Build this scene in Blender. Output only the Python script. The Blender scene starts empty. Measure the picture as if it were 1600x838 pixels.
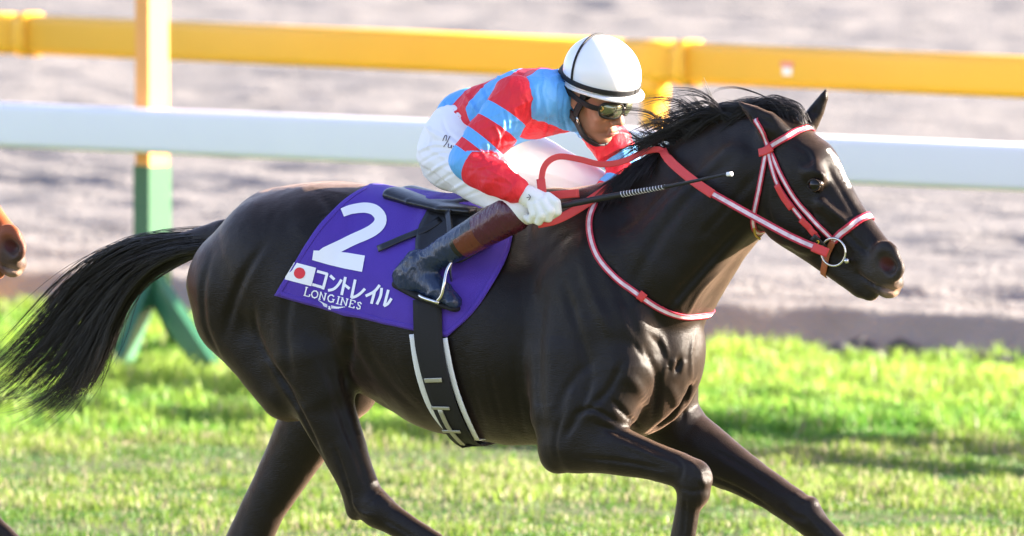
import bpy, math, random
import numpy as np
from mathutils import Vector, Matrix
from mathutils.bvhtree import BVHTree

random.seed(7)
rng = np.random.default_rng(11)
SC = bpy.context.scene
COL = SC.collection

# ---------------------------------------------------------------- camera, sky, sun, exposure
F_PX = 18550.0                    # focal length in pixels of a 1600 px wide frame
CAM = np.array([0.0, -35.0, 3.67])
PITCH = math.atan((419 + 797) / F_PX)
cam_d = bpy.data.cameras.new('camera')
cam = bpy.data.objects.new('camera', cam_d)
COL.objects.link(cam)
cam.location = CAM
cam.rotation_euler = (math.pi / 2 - PITCH, 0, 0)
cam_d.sensor_width = 36.0
cam_d.lens = F_PX / 1600 * 36.0
cam_d.clip_start = 0.5
cam_d.clip_end = 6000
cam_d.dof.use_dof = True
cam_d.dof.focus_distance = 34.9
cam_d.dof.aperture_fstop = 5.2
SC.camera = cam

SUN_EL = math.radians(17)
SUN_AZ = math.radians(4)          # measured from +X (right) towards +Y (away)
sun_dir = Vector((math.cos(SUN_EL) * math.cos(SUN_AZ), math.cos(SUN_EL) * math.sin(SUN_AZ), math.sin(SUN_EL)))
world = bpy.data.worlds.new('World')
SC.world = world
world.use_nodes = True
wn = world.node_tree
bg = wn.nodes['Background']
sky = wn.nodes.new('ShaderNodeTexSky')
sky.sky_type = 'NISHITA'
sky.sun_disc = False
sky.sun_elevation = SUN_EL
sky.sun_rotation = math.pi / 2 - SUN_AZ
sky.altitude = 50
sky.air_density = 1.0
sky.dust_density = 1.4
sky.ozone_density = 1.2
tint = wn.nodes.new('ShaderNodeMix'); tint.data_type = 'RGBA'; tint.blend_type = 'MULTIPLY'; tint.inputs[0].default_value = 1.0
tint.inputs[7].default_value = (1.15, 0.99, 1.08, 1)   # added tint on the sky light alone, colours the shade
wn.links.new(sky.outputs[0], tint.inputs[6]); wn.links.new(tint.outputs[2], bg.inputs[0])
bg.inputs[1].default_value = 0.072
sun_l = bpy.data.lights.new('sun', 'SUN')
sun_l.energy = 5.0
sun_l.angle = math.radians(0.5)
sun_l.color = (1.0, 0.90, 0.76)
sun_o = bpy.data.objects.new('sun', sun_l)
COL.objects.link(sun_o)
sun_o.rotation_euler = sun_dir.to_track_quat('Z', 'Y').to_euler()
sun_o.location = (20, 0, 12)
SC.view_settings.view_transform = 'Standard'
SC.view_settings.look = 'None'
SC.view_settings.exposure = 2.90
SC.view_settings.gamma = 1.0
SC.view_settings.use_curve_mapping = False
SC.cycles.use_denoising = True
SC.cycles.max_bounces = 8
SC.cycles.transparent_max_bounces = 8

# ---------------------------------------------------------------- picture <-> place helpers
FWD = np.array([0, math.cos(PITCH), -math.sin(PITCH)])
UPV = np.array([0, math.sin(PITCH), math.cos(PITCH)])
RGT = np.array([1.0, 0, 0])
TH = math.radians(32)             # the horse runs to the right and towards the viewer
ROT = np.array([[math.cos(TH), -math.sin(TH), 0], [math.sin(TH), math.cos(TH), 0], [0, 0, 1]])  # world -> horse frame

def ray_w(px, py):
    d = RGT * (px - 800) / F_PX + UPV * (419 - py) / F_PX + FWD
    return CAM, d

def PW(px, py, Y):                # world point at distance line Y
    o, d = ray_w(px, py)
    return o + d * ((Y - o[1]) / d[1])

def ground_pt(px, py, z=0.0):
    o, d = ray_w(px, py)
    return o + d * ((z - o[2]) / d[2])

CAM_L = ROT @ CAM
def ray_l(px, py):
    o, d = ray_w(px, py)
    return CAM_L, ROT @ d

def BL(px, py, w=0.0):            # point in the horse frame, w metres to the horse's right of its mid plane
    o, d = ray_l(px, py)
    return o + d * ((-w - o[1]) / d[1])

S = 530.0                         # pixels per metre at the horse

# ---------------------------------------------------------------- materials
MATS = {}
def nodes_of(name):
    m = bpy.data.materials.new(name)
    m.use_nodes = True
    nt = m.node_tree
    return m, nt, nt.nodes['Principled BSDF']

def mat(name, col, rough=0.5, spec=0.5, metal=0.0, var=0.12, vscale=6.0, bump=0.0, bscale=60.0,
        sheen=0.0, coat=0.0, trans=0.0, stretch=(1, 1, 1)):
    m, nt, b = nodes_of(name)
    tc = nt.nodes.new('ShaderNodeTexCoord')
    mp = nt.nodes.new('ShaderNodeMapping')
    mp.inputs['Scale'].default_value = stretch
    nt.links.new(tc.outputs['Object'], mp.inputs[0])
    n = nt.nodes.new('ShaderNodeTexNoise')
    n.inputs['Scale'].default_value = vscale
    n.inputs['Detail'].default_value = 6
    nt.links.new(mp.outputs[0], n.inputs['Vector'])
    mix = nt.nodes.new('ShaderNodeMix'); mix.data_type = 'RGBA'
    c = np.array(col[:3])
    mix.inputs[6].default_value = (*np.clip(c * (1 - var), 0, 1), 1)
    mix.inputs[7].default_value = (*np.clip(c * (1 + var), 0, 1), 1)
    nt.links.new(n.outputs['Fac'], mix.inputs[0])
    nt.links.new(mix.outputs[2], b.inputs['Base Color'])
    b.inputs['Roughness'].default_value = rough
    b.inputs['Specular IOR Level'].default_value = spec
    b.inputs['Metallic'].default_value = metal
    b.inputs['Sheen Weight'].default_value = sheen
    b.inputs['Coat Weight'].default_value = coat
    b.inputs['Coat Roughness'].default_value = 0.15
    if bump > 0:
        n2 = nt.nodes.new('ShaderNodeTexNoise')
        n2.inputs['Scale'].default_value = bscale
        n2.inputs['Detail'].default_value = 5
        nt.links.new(mp.outputs[0], n2.inputs['Vector'])
        bp = nt.nodes.new('ShaderNodeBump')
        bp.inputs['Strength'].default_value = bump
        bp.inputs['Distance'].default_value = 0.01
        nt.links.new(n2.outputs['Fac'], bp.inputs['Height'])
        nt.links.new(bp.outputs[0], b.inputs['Normal'])
    MATS[name] = m
    return m

def attr_node(nt, name):
    a = nt.nodes.new('ShaderNodeAttribute')
    a.attribute_name = name
    return a

# ---------------------------------------------------------------- objects
BASES = {}
def put(o, parent):
    COL.objects.link(o)
    if parent is not None:
        o.parent = parent
    return o

def tag(o, label=None, cat=None, group=None, kind=None):
    if label: o['label'] = label
    if cat: o['category'] = cat
    if group: o['group'] = group
    if kind: o['kind'] = kind
    return o

def thing(name, label, cat, base=(0, 0, 0), horse_frame=True, group=None):
    o = bpy.data.objects.new(name, None)
    o.empty_display_size = 0.1
    base = np.array(base, float)
    if horse_frame:
        o.location = ROT.T @ base
        o.rotation_euler = (0, 0, -TH)
    else:
        o.location = base
    COL.objects.link(o)
    BASES[o.name] = base
    tag(o, label, cat, group)
    return o

def mesh_obj(name, V, Fc, m, parent=None, smooth=True, base=None):
    """V (n,3) vertices, Fc list/array of faces; shifted to the parent's base"""
    V = np.asarray(V, float).reshape(-1, 3)
    if base is None:
        base = BASES.get(parent.name, np.zeros(3)) if parent is not None else np.zeros(3)
    V = V - base
    me = bpy.data.meshes.new(name)
    if isinstance(Fc, np.ndarray) and Fc.ndim == 2:
        nf, k = Fc.shape
        me.vertices.add(len(V)); me.vertices.foreach_set('co', V.astype(np.float32).ravel())
        me.loops.add(nf * k); me.loops.foreach_set('vertex_index', Fc.astype(np.int32).ravel())
        me.polygons.add(nf)
        me.polygons.foreach_set('loop_start', np.arange(0, nf * k, k, dtype=np.int32))
        me.polygons.foreach_set('loop_total', np.full(nf, k, np.int32))
        me.update(calc_edges=True)
    else:
        me.from_pydata([tuple(v) for v in V], [], [tuple(int(i) for i in f) for f in Fc])
        me.update()
    if smooth:
        me.polygons.foreach_set('use_smooth', np.ones(len(me.polygons), bool))
    if m is not None:
        me.materials.append(m if not isinstance(m, str) else MATS[m])
    o = bpy.data.objects.new(name, me)
    put(o, parent)
    if parent is not None:
        BASES[o.name] = base
    return o

def set_attr(o, name, vals):
    a = o.data.attributes.new(name, 'FLOAT', 'POINT')
    a.data.foreach_set('value', np.asarray(vals, np.float32))

def set_col(o, name, vals):
    a = o.data.attributes.new(name, 'FLOAT_COLOR', 'POINT')
    c = np.ones((len(vals), 4), np.float32); c[:, :3] = vals
    a.data.foreach_set('color', c.ravel())

class MB:
    def __init__(s): s.v = []; s.f = []
    def add(s, V, Fc):
        n = len(s.v)
        s.v.extend([tuple(map(float, p)) for p in V])
        s.f.extend([tuple(int(i) + n for i in f) for f in Fc])
    def box(s, c, h, M=None):
        V = np.array([[x, y, z] for x in (-1, 1) for y in (-1, 1) for z in (-1, 1)], float) * np.array(h)
        if M is not None: V = V @ np.array(M).T
        V = V + np.array(c)
        s.add(V, [(0, 1, 3, 2), (4, 6, 7, 5), (0, 4, 5, 1), (2, 3, 7, 6), (0, 2, 6, 4), (1, 5, 7, 3)])
    def tube(s, path, rad, n=12, caps=True):
        V, Fc = tube_geo(path, rad, n, caps)
        s.add(V, Fc)
    def build(s, name, m, parent=None, smooth=True, base=None):
        return mesh_obj(name, np.array(s.v), s.f, m, parent, smooth, base)

def frames(path):
    path = np.asarray(path, float)
    T = np.gradient(path, axis=0)
    T /= np.linalg.norm(T, axis=1, keepdims=True) + 1e-12
    up = np.array([0, 0, 1.0])
    if abs(T[0] @ up) > 0.9: up = np.array([0, 1.0, 0])
    N = []
    n = up - T[0] * (up @ T[0]); n /= np.linalg.norm(n)
    for t in T:
        n = n - t * (n @ t); n /= np.linalg.norm(n) + 1e-12
        N.append(n.copy())
    N = np.array(N)
    return T, N, np.cross(T, N)

def tube_geo(path, rad, n=12, caps=True):
    path = np.asarray(path, float)
    rad = np.broadcast_to(np.asarray(rad, float), (len(path),))
    T, N, Bn = frames(path)
    a = np.linspace(0, 2 * math.pi, n, endpoint=False)
    V = (path[:, None, :] + rad[:, None, None] * (np.cos(a)[None, :, None] * N[:, None, :] + np.sin(a)[None, :, None] * Bn[:, None, :])).reshape(-1, 3)
    Fc = []
    for i in range(len(path) - 1):
        for j in range(n):
            k = (j + 1) % n
            Fc.append((i * n + j, i * n + k, (i + 1) * n + k, (i + 1) * n + j))
    if caps:
        Fc.append(tuple(range(n - 1, -1, -1)))
        Fc.append(tuple((len(path) - 1) * n + j for j in range(n)))
    return V, Fc

def spline(pts, n):
    """Catmull-Rom through points of any dimension, resampled evenly to n"""
    P = np.asarray(pts, float)
    if len(P) == 2:
        t = np.linspace(0, 1, n)[:, None]
        return P[0] * (1 - t) + P[1] * t
    Q = np.vstack([2 * P[0] - P[1], P, 2 * P[-1] - P[-2]])
    out = []
    for i in range(1, len(Q) - 2):
        t = np.linspace(0, 1, 24, endpoint=False)[:, None]
        a, b, c, d = Q[i - 1], Q[i], Q[i + 1], Q[i + 2]
        out.append(0.5 * ((2 * b) + (c - a) * t + (2 * a - 5 * b + 4 * c - d) * t ** 2 + (3 * b - a - 3 * c + d) * t ** 3))
    out = np.vstack(out + [P[-1:]])
    L = np.r_[0, np.cumsum(np.linalg.norm(np.diff(out, axis=0), axis=1))]
    s = np.linspace(0, L[-1], n)
    return np.stack([np.interp(s, L, out[:, k]) for k in range(out.shape[1])], 1)

# lattice noise, smooth, in -1..1
_tab = rng.random(65536) * 2 - 1
def vnoise(p, seed=0):
    p = np.asarray(p, float)
    i = np.floor(p).astype(np.int64); f = p - i
    f = f * f * (3 - 2 * f)
    def h(ix, iy, iz):
        return _tab[(ix * 73856093 ^ iy * 19349663 ^ iz * 83492791 ^ seed * 2654435) & 65535]
    r = 0
    for dx in (0, 1):
        for dy in (0, 1):
            for dz in (0, 1):
                wgt = (f[..., 0] if dx else 1 - f[..., 0]) * (f[..., 1] if dy else 1 - f[..., 1]) * (f[..., 2] if dz else 1 - f[..., 2])
                r = r + wgt * h(i[..., 0] + dx, i[..., 1] + dy, i[..., 2] + dz)
    return r
def fbm(p, seed=0, octv=4):
    r = 0; a = 1.0; p = np.asarray(p, float)
    for k in range(octv):
        r = r + a * vnoise(p, seed + k); p = p * 2.03; a *= 0.5
    return r

# ---------------------------------------------------------------- signed distance bodies
class SDF:
    def __init__(s, lo, hi, h):
        s.lo = np.array(lo, float); s.h = h
        s.n = np.ceil((np.array(hi) - s.lo) / h).astype(int) + 1
        s.f = np.full(s.n, 0.15, np.float32)
        s.ax = [s.lo[i] + h * np.arange(s.n[i]) for i in range(3)]
    def _sl(s, lo, hi):
        a = np.clip(np.floor((lo - s.lo) / s.h).astype(int), 0, s.n)
        b = np.clip(np.ceil((hi - s.lo) / s.h).astype(int) + 1, 0, s.n)
        return tuple(slice(a[i], b[i]) for i in range(3))
    def chain(s, pts, k=0.03, L=(0, 1, 0), sub=False):
        """pts: list of (point, r, rw): in-plane radius r, radius rw along L"""
        P = np.array([p[0] for p in pts], float); R = np.array([p[1] for p in pts], float); W = np.array([p[2] for p in pts], float)
        L = np.array(L, float); L /= np.linalg.norm(L)
        pad = np.maximum(R, W) + k + 3 * s.h + 0.01
        sl = s._sl((P - pad[:, None]).min(0), (P + pad[:, None]).max(0))
        X = s.ax[0][sl[0]][:, None, None]; Y = s.ax[1][sl[1]][None, :, None]; Z = s.ax[2][sl[2]][None, None, :]
        if min(len(s.ax[0][sl[0]]), len(s.ax[1][sl[1]]), len(s.ax[2][sl[2]])) == 0: return
        D = None
        segs = range(len(P) - 1) if len(P) > 1 else [0]
        for i in segs:
            A = P[i]
            if len(P) > 1:
                b = P[i + 1] - A; bb = b @ b + 1e-12
                t = ((X - A[0]) * b[0] + (Y - A[1]) * b[1] + (Z - A[2]) * b[2]) / bb
                t = np.clip(t, 0, 1)
                r = R[i] + (R[i + 1] - R[i]) * t; w = W[i] + (W[i + 1] - W[i]) * t
                ox = X - A[0] - t * b[0]; oy = Y - A[1] - t * b[1]; oz = Z - A[2] - t * b[2]
            else:
                r = R[0]; w = W[0]; ox = X - A[0]; oy = Y - A[1]; oz = Z - A[2]
            la = ox * L[0] + oy * L[1] + oz * L[2]
            q2 = (r / w) ** 2
            o2 = ox * ox + oy * oy + oz * oz
            n2 = o2 + la * la * (q2 - 1)
            g2 = o2 + la * la * (q2 * q2 - 1)
            nn = np.sqrt(n2)
            d = (nn - r) * nn / (np.sqrt(g2) + 1e-9)
            D = d if D is None else np.minimum(D, d)
        fo = s.f[sl]
        if not sub:
            h = np.maximum(k - np.abs(fo - D), 0) / k
            s.f[sl] = np.minimum(fo, D) - h * h * k * 0.25
        else:
            D = -D
            h = np.maximum(k - np.abs(fo - D), 0) / k
            s.f[sl] = np.maximum(fo, D) + h * h * k * 0.25
    def mesh(s, smooth=2):
        f = s.f; sg = f < 0
        c = np.zeros(np.array(f.shape) - 1, np.uint8)
        for dx in (0, 1):
            for dy in (0, 1):
                for dz in (0, 1):
                    c += sg[dx:dx + c.shape[0], dy:dy + c.shape[1], dz:dz + c.shape[2]]
        act = np.argwhere((c > 0) & (c < 8))
        idx = np.full(c.shape, -1, np.int32)
        idx[act[:, 0], act[:, 1], act[:, 2]] = np.arange(len(act))
        cor = np.array([[x, y, z] for x in (0, 1) for y in (0, 1) for z in (0, 1)])
        vals = np.stack([f[act[:, 0] + o[0], act[:, 1] + o[1], act[:, 2] + o[2]] for o in cor], 1)
        acc = np.zeros((len(act), 3)); cnt = np.zeros(len(act))
        for a in range(8):
            for b in range(a + 1, 8):
                if np.abs(cor[a] - cor[b]).sum() != 1: continue
                va, vb = vals[:, a], vals[:, b]
                m = (va < 0) != (vb < 0)
                t = np.where(m, va / (va - vb + 1e-20), 0)
                acc += np.where(m[:, None], cor[a] + t[:, None] * (cor[b] - cor[a]), 0)
                cnt += m
        V = s.lo + s.h * (act + acc / cnt[:, None])
        F = []
        for ax in range(3):
            d = [0, 0, 0]; d[ax] = 1
            s0 = sg[:sg.shape[0] - d[0], :sg.shape[1] - d[1], :sg.shape[2] - d[2]]
            s1 = sg[d[0]:, d[1]:, d[2]:]
            e = np.argwhere(s0 != s1)
            o1, o2 = [(1, 2), (2, 0), (0, 1)][ax]
            e = e[(e[:, o1] > 0) & (e[:, o2] > 0) & (e[:, o1] < c.shape[o1]) & (e[:, o2] < c.shape[o2]) & (e[:, ax] < c.shape[ax])]
            q = []
            for (a, b) in ((-1, -1), (0, -1), (0, 0), (-1, 0)):
                g = e.copy(); g[:, o1] += a; g[:, o2] += b
                q.append(idx[g[:, 0], g[:, 1], g[:, 2]])
            q = np.stack(q, 1)
            inside0 = s0[e[:, 0], e[:, 1], e[:, 2]]
            q[~inside0] = q[~inside0][:, ::-1]
            F.append(q)
        F = np.vstack(F)
        F = F[(F >= 0).all(1)]
        E = np.vstack([F[:, [0, 1]], F[:, [1, 2]], F[:, [2, 3]], F[:, [3, 0]]])
        for _ in range(smooth):
            nb = np.zeros_like(V); ct = np.zeros(len(V))
            for k3 in range(3):
                nb[:, k3] = np.bincount(E[:, 0], V[E[:, 1], k3], len(V)) + np.bincount(E[:, 1], V[E[:, 0], k3], len(V))
            ct = np.bincount(E[:, 0], minlength=len(V)) + np.bincount(E[:, 1], minlength=len(V))
            V = 0.45 * V + 0.55 * nb / np.maximum(ct, 1)[:, None]
        return V, F

def vnormals(V, F):
    n = np.cross(V[F[:, 2]] - V[F[:, 0]], V[F[:, 3]] - V[F[:, 1]])
    N = np.zeros_like(V)
    for k3 in range(3):
        for j in range(4):
            N[:, k3] += np.bincount(F[:, j], n[:, k3], len(V))
    return N / (np.linalg.norm(N, axis=1, keepdims=True) + 1e-12)

def ribbon_geo(P, N, width, thick):
    """flat strap with a box section; returns V, F and the across coordinate 0..1"""
    P = np.asarray(P, float); N = np.asarray(N, float)
    T = np.gradient(P, axis=0); T /= np.linalg.norm(T, axis=1, keepdims=True) + 1e-12
    Bv = np.cross(T, N); Bv /= np.linalg.norm(Bv, axis=1, keepdims=True) + 1e-12
    N2 = np.cross(Bv, T)
    w = np.broadcast_to(np.asarray(width, float), (len(P),))[:, None] * 0.5
    th = thick
    ac = [0, .2, .4, .6, .8, 1]
    rings = [P + Bv * w * (2 * a - 1) + N2 * th for a in ac] + [P + Bv * w * (2 * a - 1) for a in ac[::-1]]
    k = len(rings)
    V = np.stack(rings, 1).reshape(-1, 3)
    acv = np.tile(np.array(ac + ac[::-1]), len(P))
    F = []
    for i in range(len(P) - 1):
        for j in range(k):
            q = (j + 1) % k
            F.append((i * k + j, i * k + q, (i + 1) * k + q, (i + 1) * k + j))
    F.append(tuple(range(k))[::-1]); F.append(tuple((len(P) - 1) * k + j for j in range(k)))
    return V, F, acv

def smooth_path(P, it=2):
    P = np.array(P, float)
    for _ in range(it):
        Q = P.copy(); Q[1:-1] = 0.25 * P[:-2] + 0.5 * P[1:-1] + 0.25 * P[2:]; P = Q
    return P
# ================================================================ the place: turf, sand, rails
RAIL_A = math.radians(37.2)
TV = np.array([math.cos(RAIL_A), -math.sin(RAIL_A), 0]); NV = np.array([math.sin(RAIL_A), math.cos(RAIL_A), 0])
R0 = np.array([-0.068, 13.35, 0])
def RP(t, n, z=0.0): return R0 + TV * t + NV * n + np.array([0, 0, z])

mat('soil', (0.085, 0.10, 0.035), 0.95, 0.2, var=0.45, vscale=2.2, bump=0.6, bscale=25)
mat('dark_soil', (0.060, 0.058, 0.062), 0.95, 0.2, var=0.5, vscale=9, bump=0.9, bscale=22)
mat('white_rail', (0.82, 0.79, 0.82), 0.6, 0.3, var=0.03, vscale=3)
mat('yellow_rail', (0.90, 0.45, 0.035), 0.5, 0.35, var=0.05, vscale=4)
mat('orange_paint', (0.88, 0.36, 0.085), 0.45, 0.4, var=0.05)
mat('green_paint', (0.030, 0.115, 0.058), 0.4, 0.4, var=0.1)
mat('sticker_pink', (0.75, 0.22, 0.18), 0.5); mat('sticker_white', (0.8, 0.8, 0.8), 0.5)

# --- ground sheet to the horizon, a little under the blades
gv = [(-3000, -3000, 0), (3000, -3000, 0), (3000, 3000, 0), (-3000, 3000, 0)]
g = mesh_obj('turf_ground', gv, [(0, 1, 2, 3)], 'soil', None, False)
tag(g, kind='structure', label='level racecourse turf under the grass')

# --- sand track with a low bank at its near edge, harrowed into ridges
EDGE = 2.25
def sand_z(t, n):
    p = np.stack([t, n, 0 * t], -1)
    wob = 0.035 * fbm(np.stack([t * 0.9, 0 * t, 0 * t + 3.3], -1), 5, 3)
    e = n - EDGE + wob
    rise = np.clip(e / 0.36, 0, 1)
    base = 0.19 * rise * rise * (3 - 2 * rise) - 0.06 * np.clip(0.02 - e, 0, 0.05) / 0.05
    k = np.clip((e - 0.35) / 0.5, 0, 1)
    near = np.clip((24 - n) / 10, 0.25, 1)
    lane = 0.012 * np.sin(n * 3.7 + 1.6 * fbm(np.stack([t * 0.18, n * 0.5, 0 * t], -1), 9, 3)) * near
    lane2 = 0.010 * np.sin(n * 11.5 + 2.2 * fbm(np.stack([t * 0.5, n * 0.8, 0 * t + 8], -1), 13, 2))
    cl = 0.016 * fbm(p * np.array([0.9, 3.2, 1]), 21, 4) + 0.020 * fbm(p * np.array([2.6, 8.5, 1]), 31, 3) * (1 + 0.6 * vnoise(p * np.array([.5, .9, 1]), 37))
    edge = 0.014 * fbm(p * np.array([6.0, 8.0, 1]) + 4, 41, 3) * np.clip(e / 0.1, 0, 1)
    return base + k * (lane + lane2 + cl) + edge * (1 - k)
xx_ = np.arange(-10, 10.01, 0.07)
ee_ = np.r_[np.arange(2.6, 15, 0.05), np.arange(15, 36, 0.1), np.arange(36, 90, 0.25)]
XX, EE = np.meshgrid(xx_, ee_, indexing='ij')
YY = R0[1] - (XX - R0[0]) * math.tan(RAIL_A) + EE
A = (XX - R0[0]) * TV[0] + (YY - R0[1]) * TV[1]; Bn_ = (XX - R0[0]) * NV[0] + (YY - R0[1]) * NV[1]
Zs = sand_z(A, Bn_)
V = np.stack([XX, YY, Zs], -1)
ni, nj = A.shape
I = np.arange(ni * nj).reshape(ni, nj)
Fq = np.stack([I[:-1, :-1], I[1:, :-1], I[1:, 1:], I[:-1, 1:]], -1).reshape(-1, 4)
m, nt, b = nodes_of('sand')
tc = nt.nodes.new('ShaderNodeTexCoord')
n1 = nt.nodes.new('ShaderNodeTexNoise'); n1.inputs['Scale'].default_value = 3.0; n1.inputs['Detail'].default_value = 8
n2 = nt.nodes.new('ShaderNodeTexNoise'); n2.inputs['Scale'].default_value = 26.0; n2.inputs['Detail'].default_value = 6
for q in (n1, n2): nt.links.new(tc.outputs['Object'], q.inputs['Vector'])
mx = nt.nodes.new('ShaderNodeMix'); mx.data_type = 'RGBA'
mx.inputs[6].default_value = (0.148, 0.138, 0.130, 1); mx.inputs[7].default_value = (0.262, 0.240, 0.228, 1)
nt.links.new(n1.outputs['Fac'], mx.inputs[0])
att = attr_node(nt, 'soil')
mx2 = nt.nodes.new('ShaderNodeMix'); mx2.data_type = 'RGBA'
mx2.inputs[7].default_value = (0.068, 0.070, 0.082, 1)
nt.links.new(att.outputs['Fac'], mx2.inputs[0]); nt.links.new(mx.outputs[2], mx2.inputs[6])
nt.links.new(mx2.outputs[2], b.inputs['Base Color'])
b.inputs['Roughness'].default_value = 0.95; b.inputs['Specular IOR Level'].default_value = 0.15
bp = nt.nodes.new('ShaderNodeBump'); bp.inputs['Strength'].default_value = 0.7; bp.inputs['Distance'].default_value = 0.03
nt.links.new(n2.outputs['Fac'], bp.inputs['Height']); nt.links.new(bp.outputs[0], b.inputs['Normal'])
MATS['sand'] = m
so = mesh_obj('sand_track', V.reshape(-1, 3), Fq, 'sand')
ee = (Bn_ - EDGE + 0.35 * fbm(np.stack([A * 2.2, Bn_ * 2.2, 0 * A], -1), 55, 3) * 0.5)
set_attr(so, 'soil', np.clip((0.0 + 0.10 * np.clip(XX + 0.5, 0, 1) - ee) / 0.08, 0, 1).ravel())
tag(so, 'pale harrowed sand track beyond the turf', kind='structure')

# clods of dark earth along the turf edge
mb = MB()
for i in range(330):
    t = random.uniform(-7, 8); n = EDGE - 0.10 + abs(random.gauss(0, 0.13)); r = random.uniform(0.02, 0.055) * (1.0 if t < 0 else 1.45)
    u = np.linspace(0, math.pi, 5); v = np.linspace(0, 2 * math.pi, 7, endpoint=False)
    P = np.array([[math.sin(a) * math.cos(c), math.sin(a) * math.sin(c), 0.75 * math.cos(a)] for a in u for c in v])
    P = P * r * (1 + 0.35 * vnoise(P * 2.1 + i * 3.1)[:, None]) + RP(t, n, 0.012 + 0.25 * max(0, n - EDGE))
    mb.add(P, [(a * 7 + c, a * 7 + (c + 1) % 7, (a + 1) * 7 + (c + 1) % 7, (a + 1) * 7 + c) for a in range(4) for c in range(7)])
o = mb.build('earth_clods', 'dark_soil'); tag(o, 'dark lumps of earth along the edge of the turf', 'earth', kind='stuff')

# --- grass
NB = 470000
t = rng.uniform(-6.5, 6.5, NB); n = rng.uniform(-8.2, 2.30, NB)
px = R0 + t[:, None] * TV + n[:, None] * NV
pn = np.stack([px[:, 0], px[:, 1], np.zeros(NB)], -1)
clump = fbm(pn * np.array([1.1, 1.9, 1]), 61, 4); fine = fbm(pn * np.array([5.5, 7.0, 1]), 71, 3)
edge = 10.55 + 0.25 * fbm(pn * np.array([0.8, 0.3, 1]), 81, 3) + 0.10 * fine
tall = np.clip((px[:, 1] - edge) / 0.35, 0, 1)
tall = np.maximum(tall, 0.35 * np.clip(clump * 1.2, 0, 1))
bald = np.clip(-fbm(pn * np.array([0.7, 1.5, 1]), 91, 4) * 1.5 - 0.15, 0, 1) * (1 - tall)
keep = rng.random(NB) > bald * 0.8
px, clump, fine, tall, bald = (q[keep] for q in (px, clump, fine, tall, bald)); NBk = len(px)
hgt = (0.022 + 0.032 * tall) * np.clip(1 + 0.95 * fine + 0.4 * clump, .25, 2.4) * rng.uniform(0.55, 1.35, NBk)
hgt = np.clip(hgt, 0.012, 0.15)
az = rng.uniform(0, 2 * math.pi, NBk); lean = rng.uniform(0.1, 0.9, NBk)
dirv = np.stack([np.cos(az), np.sin(az), np.zeros(NBk)], -1)
side = np.stack([-np.sin(az + 0.4), np.cos(az + 0.4), np.zeros(NBk)], -1)
wd = rng.uniform(0.0018, 0.0036, NBk)[:, None] * (1 + 0.5 * tall[:, None])
up = np.array([0, 0, 1.0])
b0 = px - side * wd; b1 = px + side * wd
mid = px + dirv * (hgt * lean * 0.28)[:, None] + up * (hgt * 0.58)[:, None]
m0 = mid - side * wd * 0.85; m1 = mid + side * wd * 0.85
tip = px + dirv * (hgt * lean * 0.95)[:, None] + up * (hgt * (1 - 0.25 * lean))[:, None]
GV = np.stack([b0, b1, m1, m0, tip], 1).reshape(-1, 3)
bi = np.arange(NBk)[:, None] * 5
GT = np.vstack([bi + np.array([[0, 1, 2]]), bi + np.array([[0, 2, 3]]), bi + np.array([[3, 2, 4]])])
ga = np.array([0.085, 0.21, 0.028]); gb = np.array([0.24, 0.34, 0.055]); gs = np.array([0.34, 0.30, 0.185]); gd = np.array([0.04, 0.125, 0.03])
mixv = np.clip(0.5 + 0.8 * clump + 0.5 * fine + rng.normal(0, 0.25, NBk), 0, 1)[:, None]
c = (ga * (1 - mixv) + gb * mixv) * (0.74 + 0.56 * tall[:, None])
dk = np.clip(-fine * 1.2 - 0.2, 0, 1)[:, None]; c = c * (1 - dk) + gd * dk
dry = (rng.random(NBk) < (0.06 + 0.34 * (1 - tall) * np.clip(0.30 + 1.2 * clump, 0.03, 1)))[:, None]
c = np.where(dry, gs * rng.uniform(0.7, 1.25, NBk)[:, None], c)
gcol = np.repeat(c, 5, 0)
m, nt, b = nodes_of('grass')
att = attr_node(nt, 'blade')
nt.links.new(att.outputs['Color'], b.inputs['Base Color'])
b.inputs['Roughness'].default_value = 0.5; b.inputs['Specular IOR Level'].default_value = 0.35
tr = nt.nodes.new('ShaderNodeBsdfTranslucent'); nt.links.new(att.outputs['Color'], tr.inputs[0])
ms = nt.nodes.new('ShaderNodeMixShader'); ms.inputs[0].default_value = 0.5
nt.links.new(b.outputs[0], ms.inputs[1]); nt.links.new(tr.outputs[0], ms.inputs[2])
nt.links.new(ms.outputs[0], nt.nodes['Material Output'].inputs[0])
MATS['grass'] = m
go = mesh_obj('turf_grass', GV, GT, 'grass', None, False)
set_col(go, 'blade', gcol)
tag(go, 'bright green turf grass with dry straw patches', 'grass', kind='stuff')

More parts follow.
